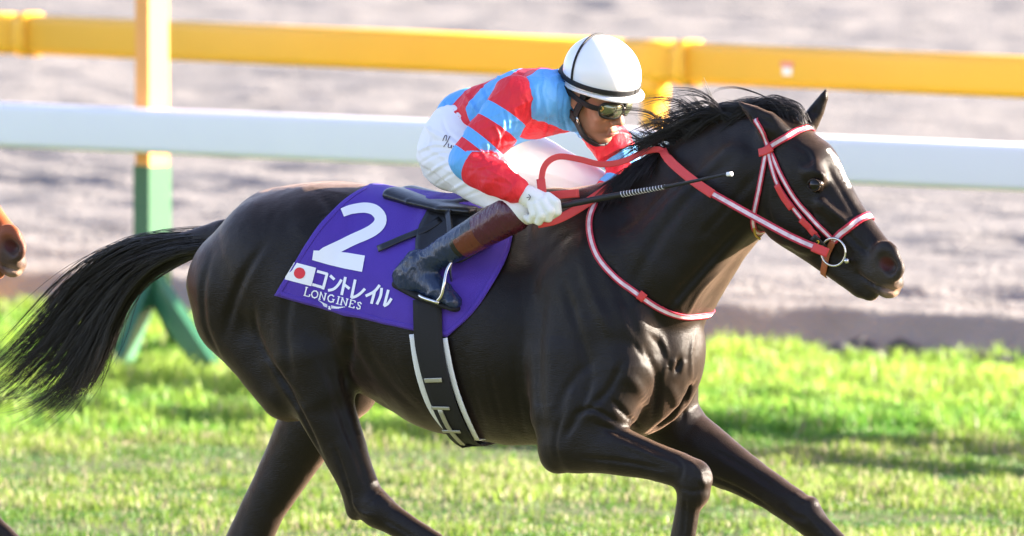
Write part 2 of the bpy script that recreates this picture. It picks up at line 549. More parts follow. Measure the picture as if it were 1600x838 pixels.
# --- white running rail and its joints
wl = PW(0, 195, 14.93); wr_ = PW(1600, 262, 11.77)
wd_ = (wr_ - wl); wd_[2] = 0; wd_ /= np.linalg.norm(wd_)
wc = 0.5 * (wl + wr_); wdz = (wr_ - wl) / np.linalg.norm((wr_ - wl)[:2])
fence = thing('running_rail', 'thick white plastic running rail in front of the tall marker post', 'rail', (wc[0], wc[1], 0), False)
def rail_section(r, flat, depth):
    S_ = []
    rc = r * flat
    for k_, (cx, cy) in enumerate(((1, 1), (-1, 1), (-1, -1), (1, -1))):
        for q in np.linspace(k_ * math.pi / 2, (k_ + 1) * math.pi / 2, 7):
            S_.append(((r * depth - rc) * cx + rc * math.cos(q), (r - rc) * cy + rc * math.sin(q)))
    return S_
def rail_piece(name, a, bq, r, m, parent, n=20, flat=0.42, depth=0.72):
    sec = rail_section(r, flat, depth); k_ = len(sec)
    a = np.array(a); bq = np.array(bq); d = bq - a; d /= np.linalg.norm(d); sd_ = np.cross(d, [0, 0, 1.0]); sd_ /= np.linalg.norm(sd_); up_ = np.cross(sd_, d)
    V_ = [c + sd_ * x + up_ * y for c in (a, bq) for x, y in sec]
    F_ = [(j, (j + 1) % k_, k_ + (j + 1) % k_, k_ + j) for j in range(k_)] + [tuple(range(k_))[::-1], tuple(k_ + j for j in range(k_))]
    return mesh_obj(name, np.array(V_), F_, m, parent, True)
rail_piece('rail_tube', wc - wdz * 9, wc + wdz * 9, 0.093, 'white_rail', fence, 32, 0.30, 0.6)
for s_ in (-6.6, 5.4):
    q = wc + wdz * s_
    mb = MB(); mb.tube([q + NV * 0.14 - np.array([0, 0, q[2]]), q + NV * 0.14 + np.array([0, 0, 0.08])], 0.045, 12); mb.build('post', 'white_rail', fence)
    mb = MB(); mb.box(q + NV * 0.10, (0.05, 0.08, 0.04), [[TV[0], NV[0], 0], [TV[1], NV[1], 0], [0, 0, 1]]); mb.build('bracket', 'white_rail', fence)

# --- yellow rail behind it
yl = PW(0, 52, 17.9); yr = PW(1600, 121, 13.95)
yd = yr - yl; yd /= np.linalg.norm(yd)
yf = thing('yellow_rail', 'yellow outer rail with sleeve joints at the edge of the sand', 'rail', (*(0.5 * (yl + yr))[:2], 0), False)
def on_yellow(px):
    k = (px / 1600.0); p = None
    lo, hi = -2.0, 3.0
    for _ in range(40):
        k = 0.5 * (lo + hi); p = yl + (yr - yl) * k
        d = p - CAM; X = d @ RGT / (d @ FWD) * F_PX + 800
        if X < px: lo = k
        else: hi = k
    return p
joints = [on_yellow(q) for q in (-985, 45, 1075, 2105)]
for a, bq in zip(joints[:-1], joints[1:]):
    rail_piece('rail_tube', a + yd * 0.004, bq, 0.087, 'yellow_rail', yf, 28)
rail_piece('rail_tube', joints[-1] + yd * 0.004, joints[-1] + yd * 5, 0.087, 'yellow_rail', yf, 28)
rail_piece('rail_tube', joints[0] - yd * 5, joints[0], 0.087, 'yellow_rail', yf, 28)
for q, pxp in zip(joints, (-1040, -36, 1022, 2052)):
    rail_piece('sleeve', q - yd * 0.33, q - yd * 0.03, 0.091, 'yellow_rail', yf, 28, .5, .78)
    rail_piece('sleeve_collar', q - yd * 0.03, q + yd * 0.04, 0.098, 'yellow_rail', yf, 28, .6, .82)
    pp = on_yellow(pxp)
    mb = MB(); mb.tube(np.array([[pp[0], pp[1], 0.0], [pp[0], pp[1], 0.4], [pp[0], pp[1], pp[2] - 0.07]]) + NV * 0.0, 0.055, 20); mb.build('post', 'yellow_rail', yf)
    mb = MB(); mb.tube(np.array([[pp[0], pp[1], pp[2] - 0.16], [pp[0], pp[1], pp[2] - 0.05]]), 0.066, 20); mb.build('post_collar', 'yellow_rail', yf)
# small sticker on the yellow rail
sp = on_yellow(1245)
front = np.array([-yd[1], yd[0], 0]); front = front if front[1] < 0 else -front
mb = MB(); mb2 = MB()
for z0, z1, B_ in ((0.004, 0.026, mb), (-0.030, 0.002, mb2)):
    P = []
    for zz in np.linspace(z0, z1, 4):
        for xx in (-0.037, 0.037) if B_ is mb else (-0.026, 0.026):
            a_ = math.asin(zz / 0.089)
            P.append(sp + yd * xx + front * (0.087 * 0.72 + 0.001) + np.array([0, 0, 0.0892 * math.sin(a_)]))
    B_.add(P, [(2 * i, 2 * i + 1, 2 * i + 3, 2 * i + 2) for i in range(3)])
mb.build('sticker', 'sticker_pink', yf); mb2.build('sticker', 'sticker_white', yf)

# --- tall marker post, orange above, green below, on splayed feet
pb = PW(236, 205, 14.93 - 0.759 * 0.0)
t0 = (pb - wc) @ TV
pc = wc + TV * ((PW(236, 205, 13.9) - wc)[0] / TV[0]); 
for _ in range(20):
    d = pc - CAM; X = d @ RGT / (d @ FWD) * F_PX + 800
    pc = pc + TV * ((236 - X) / 375.0)
pc = pc + NV * 0.19 + np.array([-0.115, 0, 0]); pc[2] = 0
mp_ = thing('marker_post', 'tall square post, orange above and green below, on splayed green feet', 'post', pc, False)
an = math.atan2(-0.8, 0.6)
Mz = [[math.cos(an), -math.sin(an), 0], [math.sin(an), math.cos(an), 0], [0, 0, 1]]
mb = MB(); mb.box(pc + np.array([0, 0, 1.80]), (0.050, 0.050, 0.95), Mz); mb.build('upper_post', 'orange_paint', mp_, False)
mb = MB(); mb.box(pc + np.array([0, 0, 0.555]), (0.057, 0.057, 0.295), Mz); mb.build('lower_post', 'green_paint', mp_, False)
for (fx, fy), wdt in zip(((186, 582), (336, 590), (160, 556), (285, 545)), (0.045, 0.06, 0.06, 0.04)):
    ft = ground_pt(fx, fy)
    top = pc + np.array([0, 0, 0.36])
    d = ft - top; Ln = np.linalg.norm(d); d /= Ln
    sd = np.cross(d, [0, 0, 1]); sd /= np.linalg.norm(sd); nd = np.cross(sd, d)
    mb = MB(); mb.box((ft + top) / 2, (Ln / 2, 0.022, wdt), np.array([d, sd, nd]).T); mb.build('foot', 'green_paint', mp_, False)
# ================================================================ the horse (built in its own frame: x forward, y left, z up)
PHI = math.radians(-1)
POLL = BL(1225, 215, 0)
H_LAT = np.array([math.sin(PHI), -math.cos(PHI), 0])       # the head's right-hand side, towards the viewer
def HL(px, py, w=0.0):
    o, d = ray_l(px, py)
    k = ((POLL + H_LAT * w - o) @ H_LAT) / (d @ H_LAT)
    return o + d * k
def mir_b(p): return np.array([p[0], -p[1], p[2]])
def mir_h(p): return p - 2 * H_LAT * ((p - POLL) @ H_LAT)

HORSE_LINES = [   # picture points, height (mm, minus = groove), width (mm)
    # hindquarter
    ([(418, 376), (392, 412), (368, 462), (352, 520)], -10, 15), ([(480, 380), (456, 450), (446, 520), (456, 590)], -8, 18),
    ([(330, 400), (318, 450), (322, 510), (345, 560)], -6, 14), ([(395, 470), (405, 530), (440, 590), (480, 640)], -8, 14),
    ([(545, 480), (548, 540), (540, 590), (545, 625)], -15, 18), ([(500, 300), (520, 330), (535, 380)], -6, 18), ([(505, 340), (520, 352)], 9, 22),
    ([(430, 575), (468, 640), (505, 715)], -10, 11), ([(505, 560), (528, 630), (550, 700)], -6, 13), ([(535, 655), (560, 720), (574, 765)], -7, 9),
    ([(520, 690), (540, 750), (552, 795)], -8, 8), ([(548, 775), (562, 800), (585, 806)], 5, 8), ([(590, 770), (612, 790)], 4, 9), ([(600, 812), (650, 842)], -5, 6),
    ([(575, 790), (590, 775), (600, 760)], -5, 6),
    # barrel
    ([(560, 520), (600, 590), (660, 650)], -4, 20), ([(600, 540), (632, 602), (690, 655)], 2.0, 4), ([(760, 560), (775, 630), (790, 680)], -3, 10), ([(800, 540), (808, 620), (822, 690)], -3, 10), ([(728, 560), (745, 630), (762, 685)], -2.5, 10),
    # shoulder and arm
    ([(850, 450), (843, 530), (842, 610), (850, 680)], -7, 26), ([(905, 390), (925, 460), (960, 530)], 7, 20), ([(880, 440), (905, 520), (925, 590)], -8, 16), ([(945, 400), (975, 470), (998, 530)], -8, 16),
    ([(925, 590), (908, 640), (878, 690)], -8, 13), ([(975, 560), (950, 610), (912, 645)], -9, 12), ([(895, 650), (925, 640), (965, 660)], -9, 8), ([(880, 640), (868, 690), (872, 722)], -5, 10),
    ([(930, 560), (890, 600), (868, 650)], -5, 14), ([(900, 600), (885, 660)], 4, 16),
    # neck
    ([(1168, 345), (1120, 395), (1070, 450), (1030, 500)], -10, 15), ([(1160, 235), (1090, 295), (1030, 370), (985, 450)], -7, 20), ([(1190, 262), (1150, 310), (1095, 372)], -5, 14),
    ([(1120, 240), (1050, 300), (985, 370)], -5, 16), ([(1130, 420), (1095, 455), (1070, 500)], 5, 10),
    # breast
    ([(1006, 545), (1026, 590), (1022, 655)], -12, 12), ([(1062, 560), (1060, 572), (1056, 582)], -16, 9), ([(990, 535), (1002, 555), (1012, 572)], -5, 8), ([(1012, 520), (1034, 545), (1048, 580)], -5, 10),
    ([(975, 585), (1000, 610), (1012, 640)], 6, 17), ([(955, 625), (982, 652), (1000, 668)], -9, 9), ([(1045, 600), (1058, 630), (1052, 660)], 6, 16), ([(1074, 600), (1072, 630), (1064, 662)], -5, 9),
    ([(1032, 520), (1042, 560), (1034, 600)], 4, 9), ([(1085, 520), (1080, 560), (1082, 600)], 5, 9), ([(1020, 600), (1030, 625), (1024, 650)], 3, 4), ([(985, 560), (975, 600), (958, 640)], 2.5, 4),
    # fore legs
    ([(925, 660), (985, 685), (1045, 712)], -7, 9), ([(905, 715), (975, 722), (1040, 735)], -6, 8), ([(960, 690), (1020, 712), (1060, 728)], 4, 9), ([(1050, 712), (1066, 728), (1062, 752)], -6, 7),
    ([(1075, 718), (1092, 735), (1100, 752)], 5, 8), ([(1060, 762), (1082, 768), (1102, 764)], -5, 5), ([(1090, 745), (1104, 760)], 5, 7), ([(1072, 775), (1068, 838)], -7, 6), ([(1088, 780), (1080, 838)], 3, 5),
    ([(1110, 700), (1170, 735), (1225, 772)], -6, 9), ([(1095, 740), (1150, 762), (1205, 795)], -6, 8), ([(1240, 770), (1262, 788)], 5, 9), ([(1222, 790), (1240, 806), (1262, 812)], -5, 7), ([(1262, 800), (1300, 838)], -6, 6),
    # head
    ([(1200, 285), (1202, 335), (1228, 372), (1262, 372)], -5, 7), ([(1262, 320), (1270, 350), (1262, 372)], -7, 8), ([(1288, 318), (1312, 338), (1332, 352)], 6, 6), ([(1300, 335), (1335, 378), (1362, 398)], -6, 9),
    ([(1292, 262), (1318, 305), (1345, 350)], -5, 9), ([(1258, 306), (1276, 310), (1294, 302)], -4, 4), ([(1256, 272), (1270, 266), (1288, 272)], 4, 5), ([(1296, 345), (1308, 380), (1318, 412)], 2.6, 3.5), ([(1340, 370), (1352, 385), (1358, 402)], 2.4, 3.5),
    ([(1334, 430), (1342, 420), (1346, 410)], -3, 3), ([(1326, 424), (1334, 414)], -2.5, 3), ([(1366, 398), (1372, 432), (1392, 436), (1404, 420)], 3.5, 5), ([(1240, 225), (1262, 240), (1270, 262)], -5, 8), ([(1352, 440), (1372, 448), (1394, 452)], -4, 3.5),
]
def build_horse_mesh():
    sd = SDF((-1.25, -0.42, 0.0), (1.62, 0.42, 1.95), 0.0062)
    def mir_px(x, y, w, r, rw): return (mir_h(HL(x, y, w)), None, None, r, rw)
    def ch(lst, k=0.035, sym=False, fr=BL, L=(0, 1, 0), sub=False, mirror=mir_b):
        P = [(fr(x, y, w), r / S, rw) for x, y, w, r, rw in lst]
        sd.chain(P, k, L, sub)
        if sym:
            L2 = mirror(POLL + np.array(L)) - mirror(POLL) if mirror is mir_h else L
            sd.chain([(mirror(p), r, rw) for p, r, rw in P], k, L2, sub)
    # barrel and back
    ch([(500, 425, 0, 118, .235), (560, 445, 0, 136, .255), (630, 480, 0, 153, .272), (710, 513, 0, 166, .272), (800, 528, 0, 168, .245), (890, 535, 0, 160, .20), (975, 545, 0, 138, .17)], 0.05)
    ch([(430, 345, 0, 52, .12), (520, 334, 0, 44, .11), (600, 340, 0, 42, .10), (700, 352, 0, 44, .09), (790, 350, 0, 52, .075), (870, 345, 0, 52, .06), (930, 345, 0, 48, .06)], 0.10)
    # hindquarters
    ch([(490, 395, .10, 98, .15), (425, 415, .125, 106, .15), (385, 445, .13, 98, .135)], 0.07, True)
    ch([(374, 455, .12, 87, .125), (371, 490, .13, 74, .112), (408, 540, .14, 63, .10), (452, 605, .15, 55, .085)], 0.03, True)
    # near hind: thigh, stifle, gaskin, hock, cannon, swung forward
    ch([(466, 470, .16, 90, .115), (480, 545, .175, 72, .10), (502, 622, .175, 50, .078), (532, 690, .17, 40, .056), (554, 742, .165, 34, .045), (570, 776, .16, 32, .041), (590, 796, .16, 28, .037)], 0.04)
    ch([(500, 560, .185, 46, .075), (515, 605, .185, 34, .06)], 0.04)
    ch([(552, 700, .155, 16, .02), (546, 760, .155, 15, .02), (556, 797, .155, 17, .024)], 0.02)
    ch([(588, 796, .16, 27, .034), (640, 828, .155, 22, .026), (718, 876, .15, 20, .024), (748, 893, .15, 25, .03), (800, 908, .15, 19, .024)], 0.02)
    ch([(806, 910, .15, 20, .028), (846, 936, .15, 30, .045)], 0.012)
    # far hind: pushed back, hoof on the turf
    ch([(555, 500, -.15, 95, .11), (552, 575, -.155, 48, .09), (550, 614, -.16, 34, .065)], 0.04)
    ch([(545, 590, -.15, 50, .08), (490, 655, -.16, 58, .075), (452, 722, -.16, 46, .055), (415, 790, -.16, 37, .045), (388, 850, -.16, 36, .042), (372, 886, -.16, 32, .038)], 0.03)
    ch([(450, 690, -.16, 14, .02), (395, 785, -.16, 14, .02), (354, 872, -.16, 17, .022)], 0.02)
    ch([(372, 886, -.16, 30, .036), (362, 940, -.16, 22, .027), (350, 1020, -.16, 21, .025), (346, 1052, -.16, 26, .03), (366, 1090, -.16, 20, .026)], 0.02)
    ch([(368, 1092, -.16, 21, .03), (376, 1117, -.16, 30, .048)], 0.012)
    # shoulders, withers to point of shoulder, and upper arm
    ch([(900, 360, .07, 62, .06), (930, 440, .115, 82, .075), (948, 515, .14, 80, .078), (966, 572, .135, 54, .08)], 0.05, True)
    ch([(905, 480, .15, 74, .06), (890, 570, .17, 74, .075), (884, 640, .185, 62, .07), (880, 690, .19, 44, .055)], 0.03)
    ch([(970, 580, .145, 54, .08), (935, 640, .175, 57, .075), (900, 690, .19, 47, .058)], 0.03)
    ch([(868, 715, .19, 24, .034)], 0.03)
    # near fore: forearm almost level, knee folded, cannon down
    ch([(905, 690, .19, 48, .058), (960, 703, .19, 39, .052), (1020, 721, .18, 30, .042), (1062, 735, .175, 29, .038), (1084, 748, .17, 31, .04), (1086, 770, .17, 25, .034)], 0.02)
    ch([(1078, 765, .17, 22, .03), (1070, 838, .168, 18, .023), (1060, 905, .165, 18, .022), (1050, 932, .165, 24, .028), (1022, 965, .165, 18, .022)], 0.02)
    ch([(1066, 790, .168, 9, .012), (1052, 850, .165, 9, .012), (1044, 915, .165, 11, .014)], 0.012)
    ch([(1018, 968, .165, 20, .026), (986, 990, .165, 29, .042)], 0.012)
    # far fore: reaching forward
    ch([(1046, 585, -.14, 46, .075), (1042, 648, -.155, 52, .078), (1070, 685, -.165, 49, .068), (1115, 714, -.165, 44, .055), (1160, 740, -.165, 35, .046), (1205, 768, -.165, 29, .038), (1240, 792, -.165, 29, .038), (1262, 808, -.165, 26, .034)], 0.03)
    ch([(1262, 808, -.165, 23, .03), (1320, 862, -.165, 18, .023), (1380, 920, -.165, 18, .022), (1402, 942, -.165, 24, .028), (1440, 975, -.165, 18, .022)], 0.02)
    ch([(1236, 806, -.165, 10, .013), (1300, 866, -.165, 9, .012), (1372, 932, -.165, 11, .014)], 0.012)
    ch([(1442, 977, -.165, 20, .026), (1470, 1003, -.165, 29, .042)], 0.012)
    ch([(1268, 786, -.165, 10, .022)], 0.015)
    # chest and breast muscles
    ch([(1000, 500, 0, 84, .125), (1008, 556, 0, 58, .13), (990, 620, 0, 48, .115)], 0.05)
    ch([(962, 560, .105, 52, .070), (980, 606, .095, 42, .060), (972, 650, .085, 24, .050)], 0.012, True)
    ch([(994, 548, .07, 30, .05), (1004, 592, .07, 26, .042), (1000, 630, .07, 18, .036)], 0.012, True)
    ch([(962, 610, .155, 30, .03), (978, 640, .13, 24, .03), (966, 668, .12, 12, .025)], 0.010, True)
    ch([(1040, 470, .0, 48, .085), (1034, 518, 0, 42, .07)], 0.05)
    ch([(1066, 600, 0, 10, .006), (1040, 660, 0, 16, .008)], 0.04, sub=True)
    # neck
    ch([(955, 430, 0, 128, .15), (1018, 398, 0, 108, .125), (1085, 325, 0, 86, .10), (1140, 290, 0, 78, .085), (1185, 272, 0, 76, .076)], 0.07)
    ch([(930, 350, 0, 40, .05), (985, 310, 0, 38, .045), (1045, 262, 0, 33, .038), (1110, 222, 0, 29, .034), (1170, 202, 0, 28, .034), (1215, 205, 0, 30, .045)], 0.06)
    ch([(1165, 320, .03, 36, .05), (1110, 385, .04, 38, .06), (1050, 455, .06, 44, .07)], 0.05, True)
    ch([(1150, 268, .075, 36, .022), (1080, 330, .095, 44, .028), (1020, 400, .12, 52, .035)], 0.05, True)
    hl = dict(fr=HL, L=H_LAT, mirror=mir_h)
    # head
    ch([(1226, 238, 0, 56, .076), (1258, 272, 0, 60, .084), (1286, 314, 0, 50, .066), (1316, 354, 0, 41, .052), (1348, 391, 0, 36, .045), (1370, 417, 0, 36, .046)], 0.03, **hl)
    ch([(1276, 250, 0, 24, .052), (1308, 298, 0, 20, .036), (1340, 342, 0, 17, .027), (1376, 387, 0, 16, .025)], 0.025, **hl)
    ch([(1214, 300, .050, 58, .034), (1236, 326, .048, 60, .031), (1258, 348, .043, 48, .029)], 0.025, sym=True, **hl)
    ch([(1234, 345, 0, 42, .052), (1282, 385, 0, 34, .040), (1325, 424, 0, 26, .036), (1342, 440, 0, 22, .034)], 0.02, **hl)
    ch([(1381, 430, 0, 32, .044), (1389, 443, 0, 24, .040)], 0.02, **hl)
    ch([(1350, 450, 0, 18, .032), (1360, 458, 0, 13, .028)], 0.012, **hl)
    ch([(1270, 264, .066, 15, .022), (1280, 277, .072, 11, .016)], 0.026, **hl)
    ch([mir_px(1262, 262, .050, 13, .02), mir_px(1272, 276, .056, 10, .015)], 0.026, fr=lambda a_, b_, c_: a_, L=H_LAT)        # brow
    ch([(1284, 320, .066, 8, .012), (1322, 350, .046, 6, .009)], 0.02, sym=True, **hl)          # facial crest
    ch([(1277, 289, .094, 15, .020)], 0.012, sub=True, **hl)                          # eye socket
    ch([(1260, 250, .082, 9, .014)], 0.022, sub=True, **hl)                           # hollow above the eye
    ch([(1383, 403, .036, 27, .019), (1393, 419, .034, 23, .019)], 0.012, **hl)                 # nostril rim
    ch([mir_px(1378, 404, .024, 17, .018), mir_px(1384, 416, .024, 15, .018)], 0.014, fr=lambda a_, b_, c_: a_, L=H_LAT)
    ch([(1381, 408, .058, 14, .017), (1391, 417, .048, 12, .021)], 0.007, sub=True, **hl)
    ch([(1396, 456, .03, 3.0, .06), (1362, 446, .05, 2.8, .03), (1335, 428, .052, 2.4, .02)], 0.01, sub=True, **hl)  # mouth
    # ears: near one laid back, far one up
    ch([(1220, 212, .050, 20, .030), (1200, 194, .068, 20, .026), (1178, 177, .075, 12, .018), (1156, 161, .078, 2.5, .006)], 0.012, **hl)
    ch([(1204, 194, .098, 9, .016), (1178, 176, .096, 5, .010)], 0.008, sub=True, **hl)
    ch([(1262, 196, -.045, 17, .026), (1276, 172, -.055, 13, .022), (1287, 152, -.06, 8, .014), (1291, 139, -.062, 2, .005)], 0.014, **hl)
    ch([(1271, 176, -.028, 7, .014), (1284, 156, -.04, 4, .008)], 0.008, sub=True, **hl)
    # dock
    ch([(352, 372, 0, 30, .045), (300, 382, 0, 24, .035), (255, 392, 0, 19, .028), (215, 410, 0, 11, .016)], 0.03)
    # creases: flank, behind the elbow, thigh
    ch([(538, 545, .275, 9, .03), (556, 600, .27, 9, .04), (566, 640, .22, 8, .06)], 0.04, sub=True)
    ch([(1006, 575, .235, 7, .02), (1014, 540, .19, 7, .02)], 0.03, sub=True)
    V, F = sd.mesh(2)
    N = vnormals(V, F)
    # veins and fine muscle relief
    rel = 0.0016 * fbm(V * 9.0, 3, 3) + 0.0010 * fbm(V * np.array([22, 22, 14.0]), 8, 2)
    vein = np.exp(-(np.abs(vnoise(V * 7.5 + 0.4 * fbm(V * 5, 2, 2)[:, None], 77)) / 0.05) ** 2) * 0.0014 * np.clip(vnoise(V * 2.2, 5) + 0.15, 0, 1)
    V = V + N * (rel + vein)[:, None]
    # muscle lines, tendons, skin creases and the larger veins, pressed along lines traced on the near side
    tree = BVHTree.FromPolygons([Vector(v) for v in V], [tuple(f) for f in F.tolist()])
    disp = np.zeros(len(V))
    def line(pts, depth, wid, taper=True):
        Q = spline(pts, max(6, int(np.linalg.norm(np.diff(np.array(pts, float), axis=0), axis=1).sum() / 5)))
        C = []; A_ = []
        for i, (x, y) in enumerate(Q):
            o, d = ray_l(x, y); h = tree.ray_cast(Vector(o), Vector(d).normalized())
            if h[0] is not None:
                C.append(np.array(h[0])); s_ = i / (len(Q) - 1); A_.append(min(1, 4 * s_ + .15, 4 * (1 - s_) + .15) if taper else 1)
        if not C: return
        C = np.array(C); A_ = np.array(A_)
        m_ = ((V > C.min(0) - 3 * wid) & (V < C.max(0) + 3 * wid)).all(1)
        ix = np.nonzero(m_)[0]
        d2 = ((V[ix][:, None, :] - C[None]) ** 2).sum(2); j = d2.argmin(1); dd = d2[np.arange(len(ix)), j]
        disp[ix] += depth * A_[j] * (np.exp(-dd / wid ** 2) - 0.35 * np.exp(-dd / (2.4 * wid) ** 2))
    for pts, dep, wid in HORSE_LINES: line(pts, dep * 0.001, wid * 0.001)
    V = V + N * disp[:, None]
    return V, F

HV, HF = build_horse_mesh()
HTREE = BVHTree.FromPolygons([Vector(v) for v in HV], [tuple(f) for f in HF.tolist()])

def dist_to(V, p): return np.linalg.norm(V - np.array(p), axis=1)
def hit(px, py, tree=None):
    o, d = ray_l(px, py)
    d = Vector(d).normalized()
    h = (tree or HTREE).ray_cast(Vector(o), d)
    return h
def hit_pt(px, py, tree=None):
    h = hit(px, py, tree)
    return None if h[0] is None else np.array(h[0])

def coat_material(name, dark, pale, muzzle, rough):
    m, nt, b = nodes_of(name)
    tc = nt.nodes.new('ShaderNodeTexCoord')
    n1 = nt.nodes.new('ShaderNodeTexNoise'); n1.inputs['Scale'].default_value = 11; n1.inputs['Detail'].default_value = 8; n1.inputs['Roughness'].default_value = 0.7
    nt.links.new(tc.outputs['Object'], n1.inputs['Vector'])
    mx = nt.nodes.new('ShaderNodeMix'); mx.data_type = 'RGBA'
    mx.inputs[6].default_value = (*[c * 0.4 for c in dark], 1); mx.inputs[7].default_value = (*[c * k_ for c, k_ in zip(dark, (1.75, 1.6, 1.5))], 1)
    nt.links.new(n1.outputs['Fac'], mx.inputs[0])
    last = mx.outputs[2]
    for an, colr in (('point', (0.006, 0.0046, 0.004)), ('muzzle', muzzle), ('lip', (0.26, 0.17, 0.12)), ('nostril', (0.055, 0.010, 0.009)), ('star', pale), ('hoof', (0.03, 0.026, 0.024))):
        a = attr_node(nt, an)
        q = nt.nodes.new('ShaderNodeMix'); q.data_type = 'RGBA'; q.inputs[7].default_value = (*colr, 1)
        nt.links.new(a.outputs['Fac'], q.inputs[0]); nt.links.new(last, q.inputs[6]); last = q.outputs[2]
    nt.links.new(last, b.inputs['Base Color'])
    b.inputs['Roughness'].default_value = rough
    b.inputs['Specular IOR Level'].default_value = 0.20
    b.inputs['Sheen Weight'].default_value = 0.20; b.inputs['Sheen Roughness'].default_value = 0.50; b.inputs['Sheen Tint'].default_value = (0.86, 0.56, 0.40, 1)
    mpn = nt.nodes.new('ShaderNodeMapping'); mpn.inputs['Scale'].default_value = (45, 700, 420)
    mpn.inputs['Rotation'].default_value = (0, 0.5, 0)
    nt.links.new(tc.outputs['Object'], mpn.inputs[0])
    n2 = nt.nodes.new('ShaderNodeTexNoise'); n2.inputs['Scale'].default_value = 1.0; n2.inputs['Detail'].default_value = 3
    nt.links.new(mpn.outputs[0], n2.inputs['Vector'])
    bp = nt.nodes.new('ShaderNodeBump'); bp.inputs['Strength'].default_value = 0.35; bp.inputs['Distance'].default_value = 0.004
    n5 = nt.nodes.new('ShaderNodeTexNoise'); n5.inputs['Scale'].default_value = 34; n5.inputs['Detail'].default_value = 5; n5.inputs['Roughness'].default_value = 0.65
    nt.links.new(tc.outputs['Object'], n5.inputs['Vector'])
    bp2 = nt.nodes.new('ShaderNodeBump'); bp2.inputs['Strength'].default_value = 0.06; bp2.inputs['Distance'].default_value = 0.008
    nt.links.new(n5.outputs['Fac'], bp2.inputs['Height']); nt.links.new(bp2.outputs[0], bp.inputs['Normal'])
    nt.links.new(n2.outputs['Fac'], bp.inputs['Height']); nt.links.new(bp.outputs[0], b.inputs['Normal'])
    n3 = nt.nodes.new('ShaderNodeTexNoise'); n3.inputs['Scale'].default_value = 7; n3.inputs['Detail'].default_value = 4
    nt.links.new(tc.outputs['Object'], n3.inputs['Vector'])
    mr = nt.nodes.new('ShaderNodeMapRange'); mr.inputs[3].default_value = rough - 0.08; mr.inputs[4].default_value = rough + 0.12
    nt.links.new(n3.outputs['Fac'], mr.inputs[0]); nt.links.new(mr.outputs[0], b.inputs['Roughness'])
    MATS[name] = m
coat_material('black_coat', (0.0032, 0.0026, 0.0024), (0.75, 0.72, 0.68), (0.030, 0.024, 0.021), 0.33)
coat_material('chestnut_coat', (0.26, 0.065, 0.018), (0.7, 0.65, 0.6), (0.055, 0.034, 0.028), 0.42)
mat('black_hair', (0.011, 0.008, 0.007), 0.42, 0.5, var=0.3)
mat('eyeball', (0.006, 0.004, 0.003), 0.12, 0.35, var=0.1)

horse = thing('racehorse', 'near-black racehorse galloping to the right with a white star on its forehead', 'horse', (0, 0, 0))
hb = mesh_obj('body', HV, HF, 'black_coat', horse)
star = np.zeros(len(HV))
for (x, y, w, rr) in ((1296, 235, 0.012, 4), (1301, 241, .01, 5.5), (1304, 246, .01, 6.5), (1308, 252, .008, 7.2), (1311, 257, .006, 7.5), (1314, 262, .004, 7.5), (1317, 268, 0, 7), (1320, 274, 0, 6.5), (1323, 281, 0, 6), (1326, 288, 0, 5)):
    star = np.maximum(star, np.clip((rr / S + 0.006 - dist_to(HV, np.array(hit_pt(x, y)) if hit_pt(x, y) is not None else HL(x, y, w)) - .003 + .006 * vnoise(HV * 90.0, 4)) / 0.007, 0, 1))
mz = np.clip((0.115 - dist_to(HV, HL(1398, 430, 0))) / 0.06, 0, 1)
lipp = np.clip((0.036 - dist_to(HV, HL(1392, 458, .02))) / 0.02, 0, 1)
ns = np.maximum(np.clip((0.026 - dist_to(HV, HL(1386, 412, .036))) / 0.010, 0, 1), 0)
hoof = np.zeros(len(HV))
for (x, y, w) in ((836, 930, .15), (376, 1117, -.16), (996, 984, .165), (1464, 998, -.165)):
    hoof = np.maximum(hoof, np.clip((0.07 - dist_to(HV, BL(x, y, w))) / 0.004, 0, 1))
set_attr(hb, 'point', np.clip((0.98 - HV[:, 2]) / 0.15, 0, 1)); set_attr(hb, 'star', star); set_attr(hb, 'muzzle', mz); set_attr(hb, 'lip', lipp * 0.8); set_attr(hb, 'nostril', ns); set_attr(hb, 'hoof', hoof)

def ball(c, r, n=14):
    u = np.linspace(0, math.pi, n); v = np.linspace(0, 2 * math.pi, 2 * n, endpoint=False)
    P = np.array([[math.sin(a) * math.cos(q), math.sin(a) * math.sin(q), math.cos(a)] for a in u for q in v]) * r + np.array(c)
    k = 2 * n
    return P, [(a * k + q, (a + 1) * k + q, (a + 1) * k + (q + 1) % k, a * k + (q + 1) % k) for a in range(n - 1) for q in range(k)]
EYE = HL(1276, 289, .072); EYE_FAR = mir_h(HL(1262, 289, .052))
for c in (EYE, EYE_FAR):
    P, Fe = ball(c, 0.0235); mesh_obj('eye', P, Fe, 'eyeball', horse)
for c, sgn in ((EYE, 1), (EYE_FAR, -1)):
    mb = MB(); ax = H_LAT * sgn; fw = np.cross(ax, [0, 0, 1]) ; fw /= np.linalg.norm(fw)
    for a0, a1, lift in ((0.15, math.pi - 0.15, 0.0), (math.pi + 0.15, 2 * math.pi - 0.15, 0.0)):
        aa = np.linspace(a0, a1, 12)
        P = [c + ax * (0.0150 + 0.001 * abs(math.sin(q))) + (fw * math.cos(q) * 0.0200 + np.array([0, 0, 1]) * math.sin(q) * 0.0155) for q in aa]
        mb.tube(P, 0.0032, 8)
    mb.build('eyelids', 'black_coat', horse)

